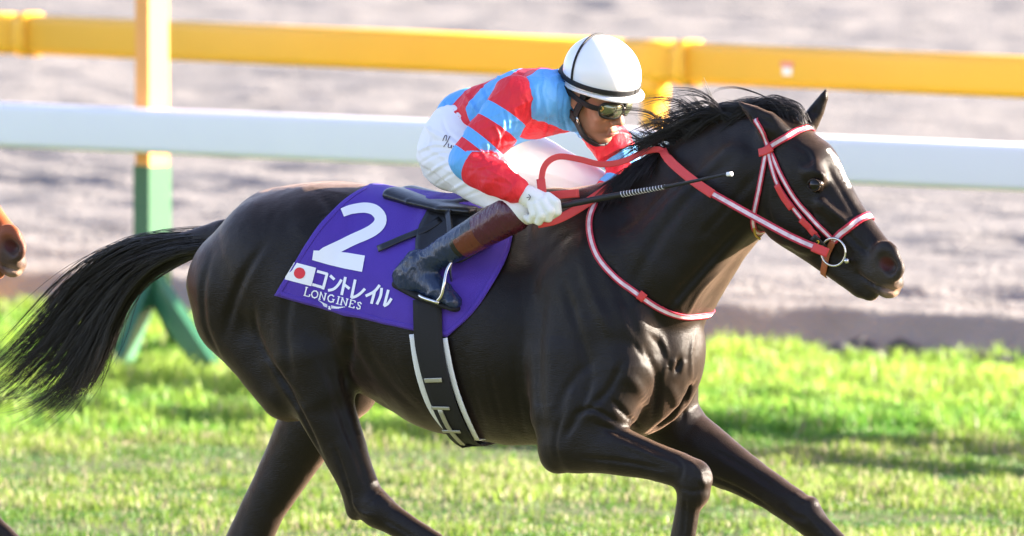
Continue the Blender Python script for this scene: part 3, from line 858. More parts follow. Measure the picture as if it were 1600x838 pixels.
# ---------------------------------------------------------------- hair
def strands(name, paths, r0, m, parent):
    """paths (n, k, 3): thin three-sided tapering hairs"""
    n, k, _ = paths.shape
    T = np.gradient(paths, axis=1); T /= np.linalg.norm(T, axis=2, keepdims=True) + 1e-9
    ref = np.array([0.3, 0.8, 0.5]); N1 = np.cross(T, ref); N1 /= np.linalg.norm(N1, axis=2, keepdims=True) + 1e-9
    N2 = np.cross(T, N1)
    taper = np.clip(1.15 - np.linspace(0, 1, k) ** 2.2, 0.12, 1)[None, :, None] * np.asarray(r0).reshape(-1, 1, 1)
    rings = np.stack([paths + taper * (math.cos(a) * N1 + math.sin(a) * N2) for a in (0, 2.094, 4.189)], 2)
    V = rings.reshape(-1, 3)
    base = (np.arange(n)[:, None] * k + np.arange(k - 1)[None, :]).reshape(-1, 1) * 3
    F = np.vstack([base + np.array([[j, (j + 1) % 3, 3 + (j + 1) % 3, 3 + j]]) for j in range(3)])
    return mesh_obj(name, V, F, m, parent)

def locks(guide_fn, nlock, per, spread0, spread1, k, r0, seed=1):
    rg = np.random.default_rng(seed); out = []
    for i in range(nlock):
        gq = guide_fn(rg)                                  # (m,3)
        gq = spline(gq, k)
        off = rg.normal(0, 1, (per, 3)) * spread0
        t = np.linspace(0, 1, k)[None, :, None]
        wav = rg.normal(0, 1, (per, 3))[:, None, :] * spread1 * t ** 1.5
        ln = rg.uniform(0.75, 1.0, per)
        for j in range(per):
            tt_ = np.linspace(0, ln[j], k) * (k - 1)
            c = np.stack([np.interp(tt_, np.arange(k), gq[:, q]) for q in range(3)], 1)
            out.append(c + off[j] * (1 - 0.65 * t[0]) + wav[j])
    return np.array(out)

G = [np.array(g_, float) for g_ in (
    [(335, 366, 0), (262, 370, 0), (196, 384, .0), (122, 428, .0), (52, 505, .0), (-15, 585, .0), (-70, 640, 0)],
    [(330, 376, .01), (262, 386, .02), (190, 420, .02), (128, 478, .02), (62, 562, .02), (0, 612, .02), (-55, 640, .02)],
    [(326, 384, .02), (268, 393, .03), (210, 428, .03), (158, 492, .03), (106, 566, .03), (60, 622, .03), (-20, 640, .03)],
    [(320, 386, .03), (270, 397, .04), (220, 426, .04), (178, 482, .04), (154, 545, .04), (116, 602, .03), (62, 642, .03)])]
def tail_guide(rg):
    c = np.clip(rg.beta(1.0, 0.85) * 3.0, 0, 2.999); i = int(c); f = c - i
    g_ = G[i] * (1 - f) + G[min(i + 1, 3)] * f
    g_ = g_.copy()
    n_ = len(g_); t = np.linspace(0, 1, n_)
    g_[:, :2] += np.outer(t ** 1.2, rg.normal(0, 22, 2)) + np.outer(np.sin(t * 3.1) * t, rg.normal(0, 9, 2)) + np.outer(np.sin(t * rg.uniform(5, 9) + rg.uniform(0, 6)) * t, rg.normal(0, 8, 2))
    g_[:, 2] += rg.normal(0, 0.022) * (0.5 + t) 
    L_ = rg.uniform(0.78, 1.05)
    g_ = spline(g_, 14); g_ = g_[:max(6, int(14 * min(L_, 1)))]
    return np.array([BL(*p) for p in g_])
tp = np.concatenate([locks(tail_guide, 190, 9, 0.0036, 0.004, 16, 0.001, 3), locks(tail_guide, 110, 3, 0.012, 0.03, 16, 0.001, 33)])
FR = [np.array(g_, float) for g_ in (
    [(318, 386, .03), (270, 397, .04), (220, 428, .04), (186, 480, .04), (168, 540, .04), (148, 600, .03), (130, 650, .03)],
    [(322, 386, .03), (272, 397, .04), (224, 424, .04), (198, 452, .04), (186, 500, .04), (178, 560, .03), (164, 615, .03)],
    [(320, 390, .02), (270, 415, .03), (212, 455, .03), (170, 520, .03), (120, 600, .03), (50, 650, .03), (-10, 668, .03)])]
def fringe_guide(rg):
    w_ = rg.dirichlet([1.0, .8, 1.6]); g_ = sum(q * f_ for q, f_ in zip(w_, FR)); t = np.linspace(0, 1, 7)
    g_ = g_ + np.outer(t ** 1.3, [*rg.normal(0, 12, 2), rg.normal(0, .02)])
    return np.array([BL(*p) for p in g_])
tp = np.concatenate([tp, locks(fringe_guide, 75, 6, 0.006, 0.012, 16, 0.001, 44)])
strands('tail', tp, 0.00105, 'black_hair', horse)

crest = spline([(1240, 176), (1180, 178), (1120, 194), (1060, 225), (1000, 268), (945, 304), (895, 322)], 60)
def mane_guide(rg):
    i = rg.integers(0, 60); x, y = crest[i]
    f = i / 59.0
    ln = rg.uniform(0.65, 1.25) * (1.0 if 0.15 < f < 0.7 else 0.8)
    lift = rg.normal(0, 9) - 6 * (rg.random() < 0.25) * 5 * (0.25 < f < 0.55)
    dr = 14 * f
    w0 = rg.normal(0.0, 0.012)
    near = rg.uniform(0.01, 0.075) if f > 0.24 else rg.uniform(-.01, 0.02)
    if f > 0.5:
        k_ = (f - .5) * 2; pts = [(x, y + 8, w0), (x - 14 * ln, y + 3, w0 + .02), (x - 34 * ln, y + 12 + .5 * abs(lift), w0 + .05), (x - 54 * ln, y + 30 + abs(lift), w0 + .085), (x - 70 * ln, y + 50 + abs(lift), w0 + .105)]
        return np.array([BL(*p) for p in pts])
    pts = [(x, y + 6, w0), (x - 18 * ln, y - 8 + 0.25 * lift, w0 + near * .35), (x - 44 * ln, y - 8 + 0.7 * lift + dr * .4, w0 + near * .7),
           (x - 78 * ln, y + 6 + 1.1 * lift + dr, w0 + near), (x - 108 * ln, y + 22 + 1.3 * lift + 1.6 * dr, w0 + near * 1.1)]
    return np.array([BL(*p) for p in pts])
mp1 = locks(mane_guide, 170, 13, 0.0055, 0.008, 12, 0.001, 5)
def spike_guide(rg):
    i = rg.integers(14, 36); x, y = crest[i]; a_ = rg.uniform(0.25, 0.95); ln = rg.uniform(45, 85)
    dx = -ln * math.cos(a_); dy = -ln * math.sin(a_); w0 = rg.normal(0.01, .015)
    pts = [(x, y + 6, w0), (x + dx * .35 - 6, y + dy * .22 - 6, w0 + .01), (x + dx * .7, y + dy * .62, w0 + .015), (x + dx * 1.02 + rg.normal(0, 6), y + dy + rg.normal(0, 6), w0 + .02)]
    return np.array([BL(*p) for p in pts])
mp1 = np.concatenate([mp1, locks(spike_guide, 46, 8, 0.0045, 0.004, 12, 0.001, 15)])
strands('mane', mp1, 0.0010, 'black_hair', horse)
def fore_guide(rg):
    x = rg.uniform(1222, 1262); y = 184 + rg.normal(0, 4)
    ln = rg.uniform(0.6, 1.1); w0 = rg.normal(-0.01, 0.014)
    pts = [(x, y + 4, w0), (x - 14 * ln, y - 16, w0), (x - 40 * ln, y - 22 + rg.normal(0, 3), w0 + .01), (x - 75 * ln, y - 20 + rg.normal(0, 6), w0 + .02), (x - 105 * ln, y - 14 + rg.normal(0, 10), w0 + .02)]
    return np.array([BL(*p) for p in pts])
strands('forelock', locks(fore_guide, 34, 12, 0.006, 0.006, 12, 0.001, 6), 0.0010, 'black_hair', horse)
wisp = np.array([BL(1228, 166, 0), BL(1205, 156, 0), BL(1180, 145, 0), BL(1150, 137, 0), BL(1125, 139, 0), BL(1112, 146, 0)])
strands('hair_wisp', np.array([spline(wisp + np.array([0, 0, q * 0.004]) * np.linspace(0, 1, 6)[:, None], 16) for q in (-1, -.3, .4, 1)]), 0.0009, 'black_hair', horse)
# ================================================================ tack
mat('purple_cloth', (0.075, 0.032, 0.34), 0.7, 0.3, var=0.14, vscale=9, bump=0.35, bscale=420, sheen=0.1)
mat('print_white', (0.82, 0.82, 0.84), 0.6, 0.3, var=0.02)
mat('print_red', (0.70, 0.035, 0.05), 0.6, 0.3, var=0.02)
mat('black_leather', (0.012, 0.012, 0.014), 0.30, 0.5, var=0.3, vscale=20, bump=0.15, bscale=160)
mat('black_web', (0.014, 0.013, 0.014), 0.7, 0.3, var=0.2, bump=0.2, bscale=500)
mat('white_web', (0.72, 0.72, 0.70), 0.65, 0.3, var=0.06, bump=0.2, bscale=500)
mat('dull_buckle', (0.42, 0.41, 0.33), 0.45, 0.5, metal=0.5)
mat('steel', (0.62, 0.60, 0.56), 0.22, 0.5, metal=1.0)
mat('red_rubber', (0.62, 0.055, 0.05), 0.5, 0.4, var=0.10, bump=0.25, bscale=420)
mat('red_leather', (0.55, 0.04, 0.04), 0.45, 0.4, var=0.1)
mat('tan_leather', (0.35, 0.10, 0.04), 0.5, 0.4, var=0.15)
mat('brass', (0.62, 0.42, 0.12), 0.35, 0.5, metal=1.0)
mat('badge_yellow', (0.75, 0.50, 0.03), 0.5); mat('badge_black', (0.01, 0.01, 0.01), 0.5)
m, nt, b = nodes_of('striped_strap')
a = attr_node(nt, 'across')
r = nt.nodes.new('ShaderNodeValToRGB'); r.color_ramp.interpolation = 'CONSTANT'
e = r.color_ramp.elements
e[0].position = 0.0; e[0].color = (0.52, 0.03, 0.06, 1)
e[1].position = 0.26; e[1].color = (0.78, 0.62, 0.66, 1)
q = e.new(0.74); q.color = (0.52, 0.03, 0.06, 1)
nt.links.new(a.outputs['Fac'], r.inputs[0])
tc = nt.nodes.new('ShaderNodeTexCoord'); nz = nt.nodes.new('ShaderNodeTexNoise'); nz.inputs['Scale'].default_value = 55; nz.inputs['Detail'].default_value = 5
nt.links.new(tc.outputs['Object'], nz.inputs['Vector'])
rr_ = nt.nodes.new('ShaderNodeMapRange'); rr_.inputs[1].default_value = 0.3; rr_.inputs[2].default_value = 0.75; rr_.inputs[3].default_value = 1.0; rr_.inputs[4].default_value = 0.62
nt.links.new(nz.outputs['Fac'], rr_.inputs[0])
mu = nt.nodes.new('ShaderNodeMix'); mu.data_type = 'RGBA'; mu.blend_type = 'MULTIPLY'; mu.inputs[0].default_value = 1.0
nt.links.new(r.outputs[0], mu.inputs[6]); nt.links.new(rr_.outputs[0], mu.inputs[7]); nt.links.new(mu.outputs[2], b.inputs['Base Color'])
bpn = nt.nodes.new('ShaderNodeBump'); bpn.inputs['Strength'].default_value = 0.4; bpn.inputs['Distance'].default_value = 0.002
nt.links.new(nz.outputs['Fac'], bpn.inputs['Height']); nt.links.new(bpn.outputs[0], b.inputs['Normal'])
b.inputs['Roughness'].default_value = 0.5; b.inputs['Specular IOR Level'].default_value = 0.35
MATS['striped_strap'] = m

def strap(name, pts3, nrm, width, thick, m, parent):
    V, F, ac = ribbon_geo(pts3, nrm, width, thick)
    o = mesh_obj(name, V, F, m, parent)
    if m == 'striped_strap': set_attr(o, 'across', ac)
    return o

def surf(pxs, n, off=0.002, tree=None, it=2, near=None):
    """follow the surface under a picture polyline -> points and normals (horse frame)"""
    Q = spline(pxs, n); P = []; N = []
    for x, y in Q[:, :2]:
        h = hit(x, y, tree)
        if h[0] is None:
            o, d = ray_l(x, y); dn = Vector(d).normalized()
            ref = near if near is not None else HL(x, y, 0)
            h = (tree or HTREE).find_nearest(Vector(ref))
            nn_ = np.array(h[1])
        else:
            nn_ = np.array(h[1])
        P.append(np.array(h[0])); N.append(nn_)
    P = smooth_path(P, it); N = smooth_path(N, it + 2); N /= np.linalg.norm(N, axis=1, keepdims=True)
    return P + N * off, N

def around(P, N, mirror, apex, napex, extra=6):
    """carry a surface path over the mid line to the mirrored other side"""
    Nm = np.array([mirror(POLL + q) - mirror(POLL) for q in N])
    Pm = np.array([mirror(p) for p in P])
    return np.vstack([P, Pm[::-1]]), np.vstack([N, Nm[::-1]])

# ---------------------------------------------------------------- saddle cloth
cloth = thing('saddle_cloth', 'purple numbered saddle cloth lying over the black horse\'s back under the saddle', 'saddle cloth', BL(650, 400, .27))
left = spline([(578, 292), (543, 311), (506, 346), (478, 386), (453, 425), (430, 462)], 40)
right = spline([(806, 330), (803, 365), (793, 405), (770, 447), (738, 491), (700, 527)], 40)
topc = spline([(578, 292), (700, 322), (806, 330)], 60)
bot = spline([(430, 462), (560, 496), (640, 515), (700, 527)], 60)
ns_, nt_ = 60, 40
sg_ = np.linspace(0, 1, ns_)[:, None, None]; tg_ = np.linspace(0, 1, nt_)[None, :, None]
PX = (1 - sg_) * left[None] + sg_ * right[None] + (1 - tg_) * topc[:, None] + tg_ * bot[:, None] - (
    (1 - sg_) * (1 - tg_) * left[0] + sg_ * (1 - tg_) * right[0] + (1 - sg_) * tg_ * left[-1] + sg_ * tg_ * right[-1])
CP = np.zeros((ns_, nt_, 3)); CN = np.zeros((ns_, nt_, 3))
for i in range(ns_):
    for j in range(nt_):
        x, y = PX[i, j]
        h = None
        for dy in (0, 4, 8, 14, 22, 32):
            h = hit(x, y + dy)
            if h[0] is not None: break
        CP[i, j] = h[0]; CN[i, j] = h[1]
for _ in range(6):
    Q = CP.copy(); Q[1:-1] = .25 * CP[:-2] + .5 * CP[1:-1] + .25 * CP[2:]; CP = Q
    Q = CP.copy(); Q[:, 1:-1] = .25 * CP[:, :-2] + .5 * CP[:, 1:-1] + .25 * CP[:, 2:]; CP = Q
    Q = CN.copy(); Q[1:-1] = .25 * CN[:-2] + .5 * CN[1:-1] + .25 * CN[2:]; CN = Q
    Q = CN.copy(); Q[:, 1:-1] = .25 * CN[:, :-2] + .5 * CN[:, 1:-1] + .25 * CN[:, 2:]; CN = Q
CN /= np.linalg.norm(CN, axis=2, keepdims=True)
wr1 = fbm(np.stack([CP[..., 0] * 9, CP[..., 2] * 3.0, 0 * CP[..., 0]], -1), 3, 3)
CP = CP + CN * (0.010 + 0.0065 * wr1 * (0.25 + tg_[..., 0]) + 0.010 * np.clip(tg_[..., 0] - .8, 0, 1) * 5 * np.clip(fbm(np.stack([CP[..., 0] * 7, 0 * CP[..., 0], 0 * CP[..., 0]], -1), 12, 2), -.3, 1))[..., None] 
# fold running down from the saddle
fold = np.exp(-((PX[..., 0] - (668 - 0.28 * (PX[..., 1] - 330))) / 9.0) ** 2) * np.exp(-((PX[..., 1] - 350) / 60) ** 2)
CP = CP + CN * (0.010 * fold)[..., None]
far = CP[:, ::-1].copy(); far[..., 1] *= -1
spine = []
for i in range(ns_):
    h = HTREE.ray_cast(Vector((CP[i, 0, 0], 0, 3)), Vector((0, 0, -1)))
    spine.append(np.array(h[0]) + np.array([0, 0, 0.009]))
spine = smooth_path(np.array(spine), 3)
full = np.concatenate([far, spine[:, None], CP], 1)
nr = full.shape[1]
I = np.arange(ns_ * nr).reshape(ns_, nr)
Fq = np.stack([I[:-1, :-1], I[1:, :-1], I[1:, 1:], I[:-1, 1:]], -1).reshape(-1, 4)
co = mesh_obj('cloth', full.reshape(-1, 3), Fq[:, ::-1], 'purple_cloth', cloth)
sm = co.modifiers.new('thick', 'SOLIDIFY'); sm.thickness = 0.004; sm.offset = -1
CTREE = BVHTree.FromPolygons([Vector(v) for v in full.reshape(-1, 3)], [tuple(f) for f in Fq.tolist()])

hemP = np.vstack([CP[1, 2:-1], CP[2:-2, -2], CP[-2, 2:-1][::-1]]); hemN = np.vstack([CN[1, 2:-1], CN[2:-2, -2], CN[-2, 2:-1][::-1]])
strap('hem', smooth_path(hemP, 2) + hemN * 0.0006, hemN, 0.012, 0.0016, 'purple_cloth', cloth)
def print_ribbons(name, strokes, m, off=0.0022, parent=cloth):
    """strokes: list of (px polyline, width px or list)"""
    mb = MB()
    for pts, w in strokes:
        ln = max(2, int(np.linalg.norm(np.diff(np.array(pts), axis=0), axis=1).sum() / 4) + 2)
        Q = spline(pts, ln)
        wv = np.interp(np.linspace(0, 1, ln), np.linspace(0, 1, len(w)), w) if isinstance(w, (list, tuple)) else np.full(ln, w)
        T = np.gradient(Q, axis=0); T /= np.linalg.norm(T, axis=1, keepdims=True) + 1e-9
        Nn = np.stack([-T[:, 1], T[:, 0]], 1)
        nc = max(2, int(wv.max() / 4) + 1)
        P = []
        for i in range(ln):
            for j in range(nc):
                x, y = Q[i] + Nn[i] * wv[i] * (j / (nc - 1) - 0.5)
                h = hit(x, y, CTREE)
                if h[0] is None: h = CTREE.find_nearest(Vector(BL(x, y, .27)))
                d = np.array(ray_l(x, y)[1]); nrm = np.array(h[1]); nrm = nrm if nrm @ d < 0 else -nrm
                P.append(np.array(h[0]) + nrm * off)
        mb.add(P, [(i * nc + j, i * nc + j + 1, (i + 1) * nc + j + 1, (i + 1) * nc + j) for i in range(ln - 1) for j in range(nc - 1)])
        off += 0.00012
    return mb.build(name, m, parent)
def z5(*p): return [(x / 3.99 + 420, y / 3.99 + 290) for x, y in p]
print_ribbons('number', [
    (z5((458, 172), (505, 154), (560, 144), (610, 142), (660, 156), (696, 196), (692, 240), (655, 278), (600, 308), (530, 338), (460, 372), (400, 402), (345, 430), (300, 452)), [13.5, 14.5, 15.5, 16.5, 18, 19, 19, 18.5, 18, 18, 18, 19, 20, 13]),
    (z5((276, 436), (380, 452), (480, 470), (592, 490)), [15, 22, 25, 25.5])], 'print_white')
fl = print_ribbons('flag', [(z5((116, 528), (281, 571)), 29.5)], 'print_white')
mb = MB(); P = [];
for rr in (0.0, .5, 1.0):
    for q in np.linspace(0, 2 * math.pi, 24, endpoint=False):
        x, y = z5((195 + 35 * rr * math.cos(q), 547 + 35 * rr * math.sin(q)))[0]
        h = hit(x, y, CTREE); d = np.array(ray_l(x, y)[1]); nrm = np.array(h[1]); nrm = nrm if nrm @ d < 0 else -nrm
        P.append(np.array(h[0]) + nrm * 0.0034)
mb.add(P, [(i * 24 + j, i * 24 + (j + 1) % 24, (i + 1) * 24 + (j + 1) % 24, (i + 1) * 24 + j) for i in range(2) for j in range(24)])
mb.build('flag_disc', 'print_red', fl, base=BASES[cloth.name])
K = 4.3
kana = [
    [((302, 535), (368, 553)), ((366, 548), (340, 648)), ((272, 617), (345, 638))],
    [((384, 562), (412, 588)), ((372, 655), (405, 648), (432, 625), (456, 588))],
    [((480, 572), (456, 684)), ((472, 618), (506, 645))],
    [((541, 588), (517, 702)), ((515, 700), (545, 692), (575, 672), (602, 645))],
    [((694, 622), (660, 662), (606, 690)), ((664, 655), (642, 738))],
    [((706, 640), (699, 690), (676, 742)), ((748, 652), (722, 752)), ((720, 752), (745, 738), (768, 705))]]
for strokes in kana:
    print_ribbons('lettering', [(z5(*s_), K) for s_ in strokes], 'print_white')
# maker's line under it, slab serif capitals
GL = {'L': [((.1, 0), (.1, 1)), ((-.02, 1), (.28, 1)), ((-.02, 0), (.62, 0)), ((.62, 0), (.62, .28))],
      'O': [tuple((.38 + .36 * math.cos(q), .5 + .5 * math.sin(q)) for q in np.linspace(0, 2 * math.pi, 13))],
      'N': [((.1, 0), (.1, 1)), ((.1, 1), (.66, 0)), ((.66, 0), (.66, 1)), ((-.02, 1), (.2, 1)), ((-.04, 0), (.25, 0)), ((.52, 1), (.8, 1))],
      'G': [tuple((.38 + .36 * math.cos(q), .5 + .5 * math.sin(q)) for q in np.linspace(.75, 5.6, 10)), ((.68, .02), (.68, .45)), ((.5, .45), (.82, .45))],
      'I': [((.2, 0), (.2, 1)), ((.04, 1), (.36, 1)), ((.04, 0), (.36, 0))],
      'E': [((.1, 0), (.1, 1)), ((-.02, 1), (.58, 1)), ((.1, .52), (.45, .52)), ((-.02, 0), (.6, 0)), ((.58, 1), (.58, .78)), ((.6, 0), (.6, .24))],
      'S': [((.52, .78), (.38, .98), (.16, .94), (.08, .74), (.24, .56), (.44, .44), (.52, .24), (.38, .04), (.14, .04), (.06, .24))]}
adv = {'L': .78, 'O': .92, 'N': .98, 'G': .98, 'I': .5, 'E': .80, 'S': .62}
pos = 0.0; tot = sum(adv[c] for c in 'LONGINES')
o0 = np.array([220, 684.0]); o1 = np.array([577, 776.0]); upv = np.array([11.0, -47.0])
for ci, c in enumerate('LONGINES'):
    st = []
    for s_ in GL[c]:
        st.append((z5(*[tuple(o0 + (o1 - o0) * ((pos + x) / tot) + upv * y * (1.08 if ci == 0 else .93)) for x, y in s_]), 2.1 if len(s_) > 2 or abs(s_[0][0] - s_[1][0]) < .02 else 1.3))
    print_ribbons('lettering', st, 'print_white'); pos += adv[c]
# winged hourglass emblem under the line
st = []
for k_ in range(4):
    st.append((z5((376 - 8, 752 + k_ * 5 - 8), (345, 742 + k_ * 5 - 8), (312 + k_ * 12, 724 + k_ * 7 - 8)), 0.9))
    st.append((z5((384 + 8, 757 + k_ * 5 - 8), (430, 766 + k_ * 3 - 8), (478 - k_ * 12, 768 + k_ * 3 - 10)), 0.9))
st += [(z5((375, 768), (392, 772)), 1.8), (z5((381, 752), (383, 768)), 2.4)]
print_ribbons('emblem', st, 'print_white')

# ---------------------------------------------------------------- racing saddle
saddle = thing('racing_saddle', 'small black leather racing saddle with girth and steel stirrup under the jockey', 'saddle', BL(700, 330, .1))
sd = SDF((-.45, -.30, 1.40), (.10, .30, 1.75), 0.005)
for sgn in (1, -1):
    P = [(BL(614, 304, .055), 10 / S, .052), (BL(650, 315, .07), 9 / S, .058), (BL(695, 326, .085), 8 / S, .052), (BL(740, 330, .09), 8 / S, .04)]
    P = [(p if sgn > 0 else mir_b(p), r_, w_) for p, r_, w_ in P]
    sd.chain(P, 0.015)
sd.chain([(BL(625, 302, 0), 7 / S, .06), (BL(690, 320, 0), 8 / S, .06), (BL(760, 314, 0), 12 / S, .05)], 0.03)
V, F = sd.mesh(2); mesh_obj('seat', V, F, 'black_leather', saddle)
def patch(name, poly_l, poly_r, off, m, parent, n=16, k=10, tree=CTREE, thick=0.004):
    Lq = spline(poly_l, k); Rq = spline(poly_r, k); P = []; 
    for i in range(n):
        s_ = i / (n - 1)
        for j in range(k):
            x, y = Lq[j] * (1 - s_) + Rq[j] * s_
            h = hit(x, y, tree)
            if h[0] is None: h = (tree).find_nearest(Vector(BL(x, y, .2)))
            d = np.array(ray_l(x, y)[1]); nrm = np.array(h[1]); nrm = nrm if nrm @ d < 0 else -nrm
            P.append(np.array(h[0]) + nrm * off)
    I = np.arange(n * k).reshape(n, k)
    Fq = np.stack([I[:-1, :-1], I[1:, :-1], I[1:, 1:], I[:-1, 1:]], -1).reshape(-1, 4)
    o = mesh_obj(name, np.array(P), Fq, m, parent)
    q = o.modifiers.new('thick', 'SOLIDIFY'); q.thickness = thick; q.offset = 0
    # the same panel on the far side
    o2 = mesh_obj(name, np.array([mir_b(p) for p in P]), Fq[:, ::-1], m, parent)
    q = o2.modifiers.new('thick', 'SOLIDIFY'); q.thickness = thick; q.offset = 0
    return o
patch('flap', [(672, 322), (656, 355), (650, 392), (672, 418)], [(786, 330), (784, 355), (768, 384), (722, 412)], 0.008, 'black_leather', saddle)
P, N = surf([(592, 392), (625, 378), (668, 360), (690, 345)], 14, 0.006, CTREE)
N = np.array([q if q @ ray_l(600, 380)[1] < 0 else -q for q in N]); P = surf([(592, 392), (625, 378), (668, 360), (690, 345)], 14, 0.0, CTREE)[0] + N * 0.008
strap('girth_strap', P, N, 0.022, 0.004, 'black_leather', saddle)
def wrap_strap(name, pxs, n, off, width, thick, m, parent):
    P, N = surf(pxs, n, off)
    P, N = around(P, N, mir_b, None, None)
    return strap(name, P, N, width, thick, m, parent)
wrap_strap('girth', [(672, 470), (674, 530), (688, 590), (706, 640), (728, 678), (740, 692)], 26, 0.024, 0.088, 0.004, 'black_web', saddle)
wrap_strap('girth_edge', [(648, 522), (656, 575), (671, 622), (692, 655), (716, 678), (738, 688)], 26, 0.014, 0.019, 0.004, 'white_web', saddle)
wrap_strap('girth_edge', [(698, 528), (708, 578), (722, 622), (736, 655), (748, 680)], 26, 0.014, 0.017, 0.004, 'white_web', saddle)
for pts, wd in (([(669, 588), (697, 588)], .013), ([(681, 628), (709, 629)], .010), ([(698, 661), (725, 662)], .010), ([(694, 630), (703, 650), (712, 664), (728, 680)], .015)):
    P, N = surf(pts, 8, 0.029); strap('buckle', P, N, wd, 0.004, 'dull_buckle', saddle)

# ---------------------------------------------------------------- bridle, reins, breast strap
bridle = thing('bridle', 'red and white striped racing bridle with ring bit on the black horse\'s head', 'bridle', HL(1300, 395, .05))
def hstrap(name, pxs, width, off=0.003, n=28, m='striped_strap', loop=False, thick=0.004):
    P, N = surf(pxs, n, off)
    if loop: P, N = around(P, N, mir_h, None, None); P = smooth_path(P, 3)
    return strap(name, P, N, width, thick, m, bridle)
hstrap('browband', [(1194, 238), (1218, 220), (1245, 206), (1262, 201)], 0.021, loop=True)
hstrap('headpiece', [(1204, 240), (1199, 222), (1193, 206), (1184, 192), (1178, 184)], 0.016, loop=True)
hstrap('throat_latch', [(1198, 238), (1192, 270), (1184, 310), (1177, 345), (1180, 366)], 0.016, loop=True)
hstrap('cheekpiece', [(1206, 240), (1222, 275), (1244, 312), (1272, 345), (1302, 374)], 0.016)
hstrap('cheekpiece', [(1202, 236), (1208, 262), (1218, 290), (1236, 318), (1258, 345), (1280, 372)], 0.015, 0.006)
hstrap('buckle_strap', [(1217, 288), (1226, 306), (1240, 326)], 0.019, 0.010, 12, 'red_leather')
hstrap('buckle_strap', [(1254, 342), (1266, 354), (1276, 366)], 0.019, 0.010, 12, 'red_leather')
hstrap('browband_loop', [(1188, 240), (1200, 236), (1208, 230)], 0.024, 0.008, 8, 'red_leather')
hstrap('noseband', [(1304, 376), (1322, 358), (1342, 344), (1356, 338)], 0.024, loop=True)
hstrap('drop_strap', [(1304, 376), (1294, 395), (1290, 415), (1286, 436)], 0.020, 0.004, 16, 'tan_leather')
for c in (1,):
    P = [HL(1182, 366, .04), HL(1180, 372, .03), HL(1192, 374, .02)]
mb = MB(); mb.tube(spline([HL(1178, 352, .055), HL(1180, 366, .045), HL(1188, 374, .03)], 10), 0.004, 8); mb.build('throat_buckle', 'brass', bridle)
for sgn in (0, 1):
    c0 = HL(1302, 394, .062); ring = []
    fwdh = np.array([math.cos(PHI), math.sin(PHI), 0])
    for q in np.linspace(0, 2 * math.pi, 33):
        ring.append(c0 + (fwdh * math.cos(q) * 1.04 + np.array([0, 0, 1]) * math.sin(q)) * 0.040)
    ring = np.array(ring)
    if sgn: ring = np.array([mir_h(p) for p in ring])
    mb = MB(); mb.tube(ring, 0.0035, 8, False); mb.build('bit_ring', 'steel', bridle)
mb = MB(); b0_ = HL(1322, 408, .070); mb.tube([b0_, HL(1326, 408, .04), mir_h(HL(1326, 408, .04)), mir_h(b0_)], 0.007, 10); mb.build('mouthpiece', 'steel', bridle)
# number badge
P, N = surf([(1272, 368), (1288, 384)], 6, 0.012); strap('number_badge', P, N, 0.024, 0.004, 'badge_black', bridle)
c_ = P.mean(0) + N.mean(0) * 0.005; xa = np.array([0.9, 0, -0.15]); xa /= np.linalg.norm(xa); za = np.cross(xa, N.mean(0)); za = za if za[2] > 0 else -za
two = [(-.5, .55), (-.2, .95), (.3, .95), (.5, .55), (.2, .05), (-.5, -.9), (.55, -.9)]
mb = MB(); mb.tube(np.array([c_ + xa * x * .007 + za * y * .0085 for x, y in two]), 0.0016, 6); mb.build('badge_number', 'badge_yellow', bridle)

reins = thing('reins', 'red rubber reins running from the bit ring to the jockey\'s gloved hand', 'reins', HL(1280, 390, .07))
def free_strap(name, pts, width, thick, m, parent, n=40, face=None):
    P = spline(np.array([BL(*p) for p in pts]), n)
    tocam = CAM_L - P; tocam /= np.linalg.norm(tocam, axis=1, keepdims=True)
    if face is not None: tocam = tocam + np.array(face)
    return strap(name, P, tocam, width, thick, m, parent)
free_strap('rein', [(1292, 394, .085), (1240, 372, .105), (1180, 340, .125), (1112, 302, .145)], 0.022, 0.004, 'striped_strap', reins)
free_strap('rein_stop', [(1294, 396, .082), (1270, 386, .095)], 0.027, 0.007, 'red_leather', reins, 8)
free_strap('rein_grip', [(1114, 304, .145), (1085, 284, .14), (1058, 262, .12), (1042, 246, .09), (1036, 236, .05)], [0.027] * 30 + [0.024] * 10, 0.006, 'red_rubber', reins)
free_strap('rein_grip', [(1040, 242, .03), (1012, 258, .02), (985, 274, .03), (945, 298, .085), (900, 328, .15), (868, 344, .21), (840, 350, .245)], 0.026, 0.006, 'red_rubber', reins)
free_strap('rein_loop', [(1042, 244, .07), (1030, 234, .05), (1005, 238, .06), (975, 252, .10), (940, 257, .13), (905, 249, .17), (872, 245, .20), (852, 258, .225), (846, 282, .235), (847, 306, .24)], 0.018, 0.005, 'red_rubber', reins, 50)
free_strap('rein_end', [(845, 280, .238), (847, 300, .240), (848, 312, .240)], 0.026, 0.007, 'red_rubber', reins, 10)
free_strap('rein_knot', [(862, 306, .19), (880, 304, .18), (905, 302, .16)], 0.024, 0.016, 'red_rubber', reins, 10)
# the far rein
P = [mir_h(HL(1292, 394, .085)), BL(1180, 300, -.13), BL(1080, 262, -.10), BL(1040, 240, -.03)]
P = spline(P, 30); strap('rein', P, np.tile(np.array([0, 1.0, 0.3]), (30, 1)), 0.022, 0.004, 'striped_strap', reins)

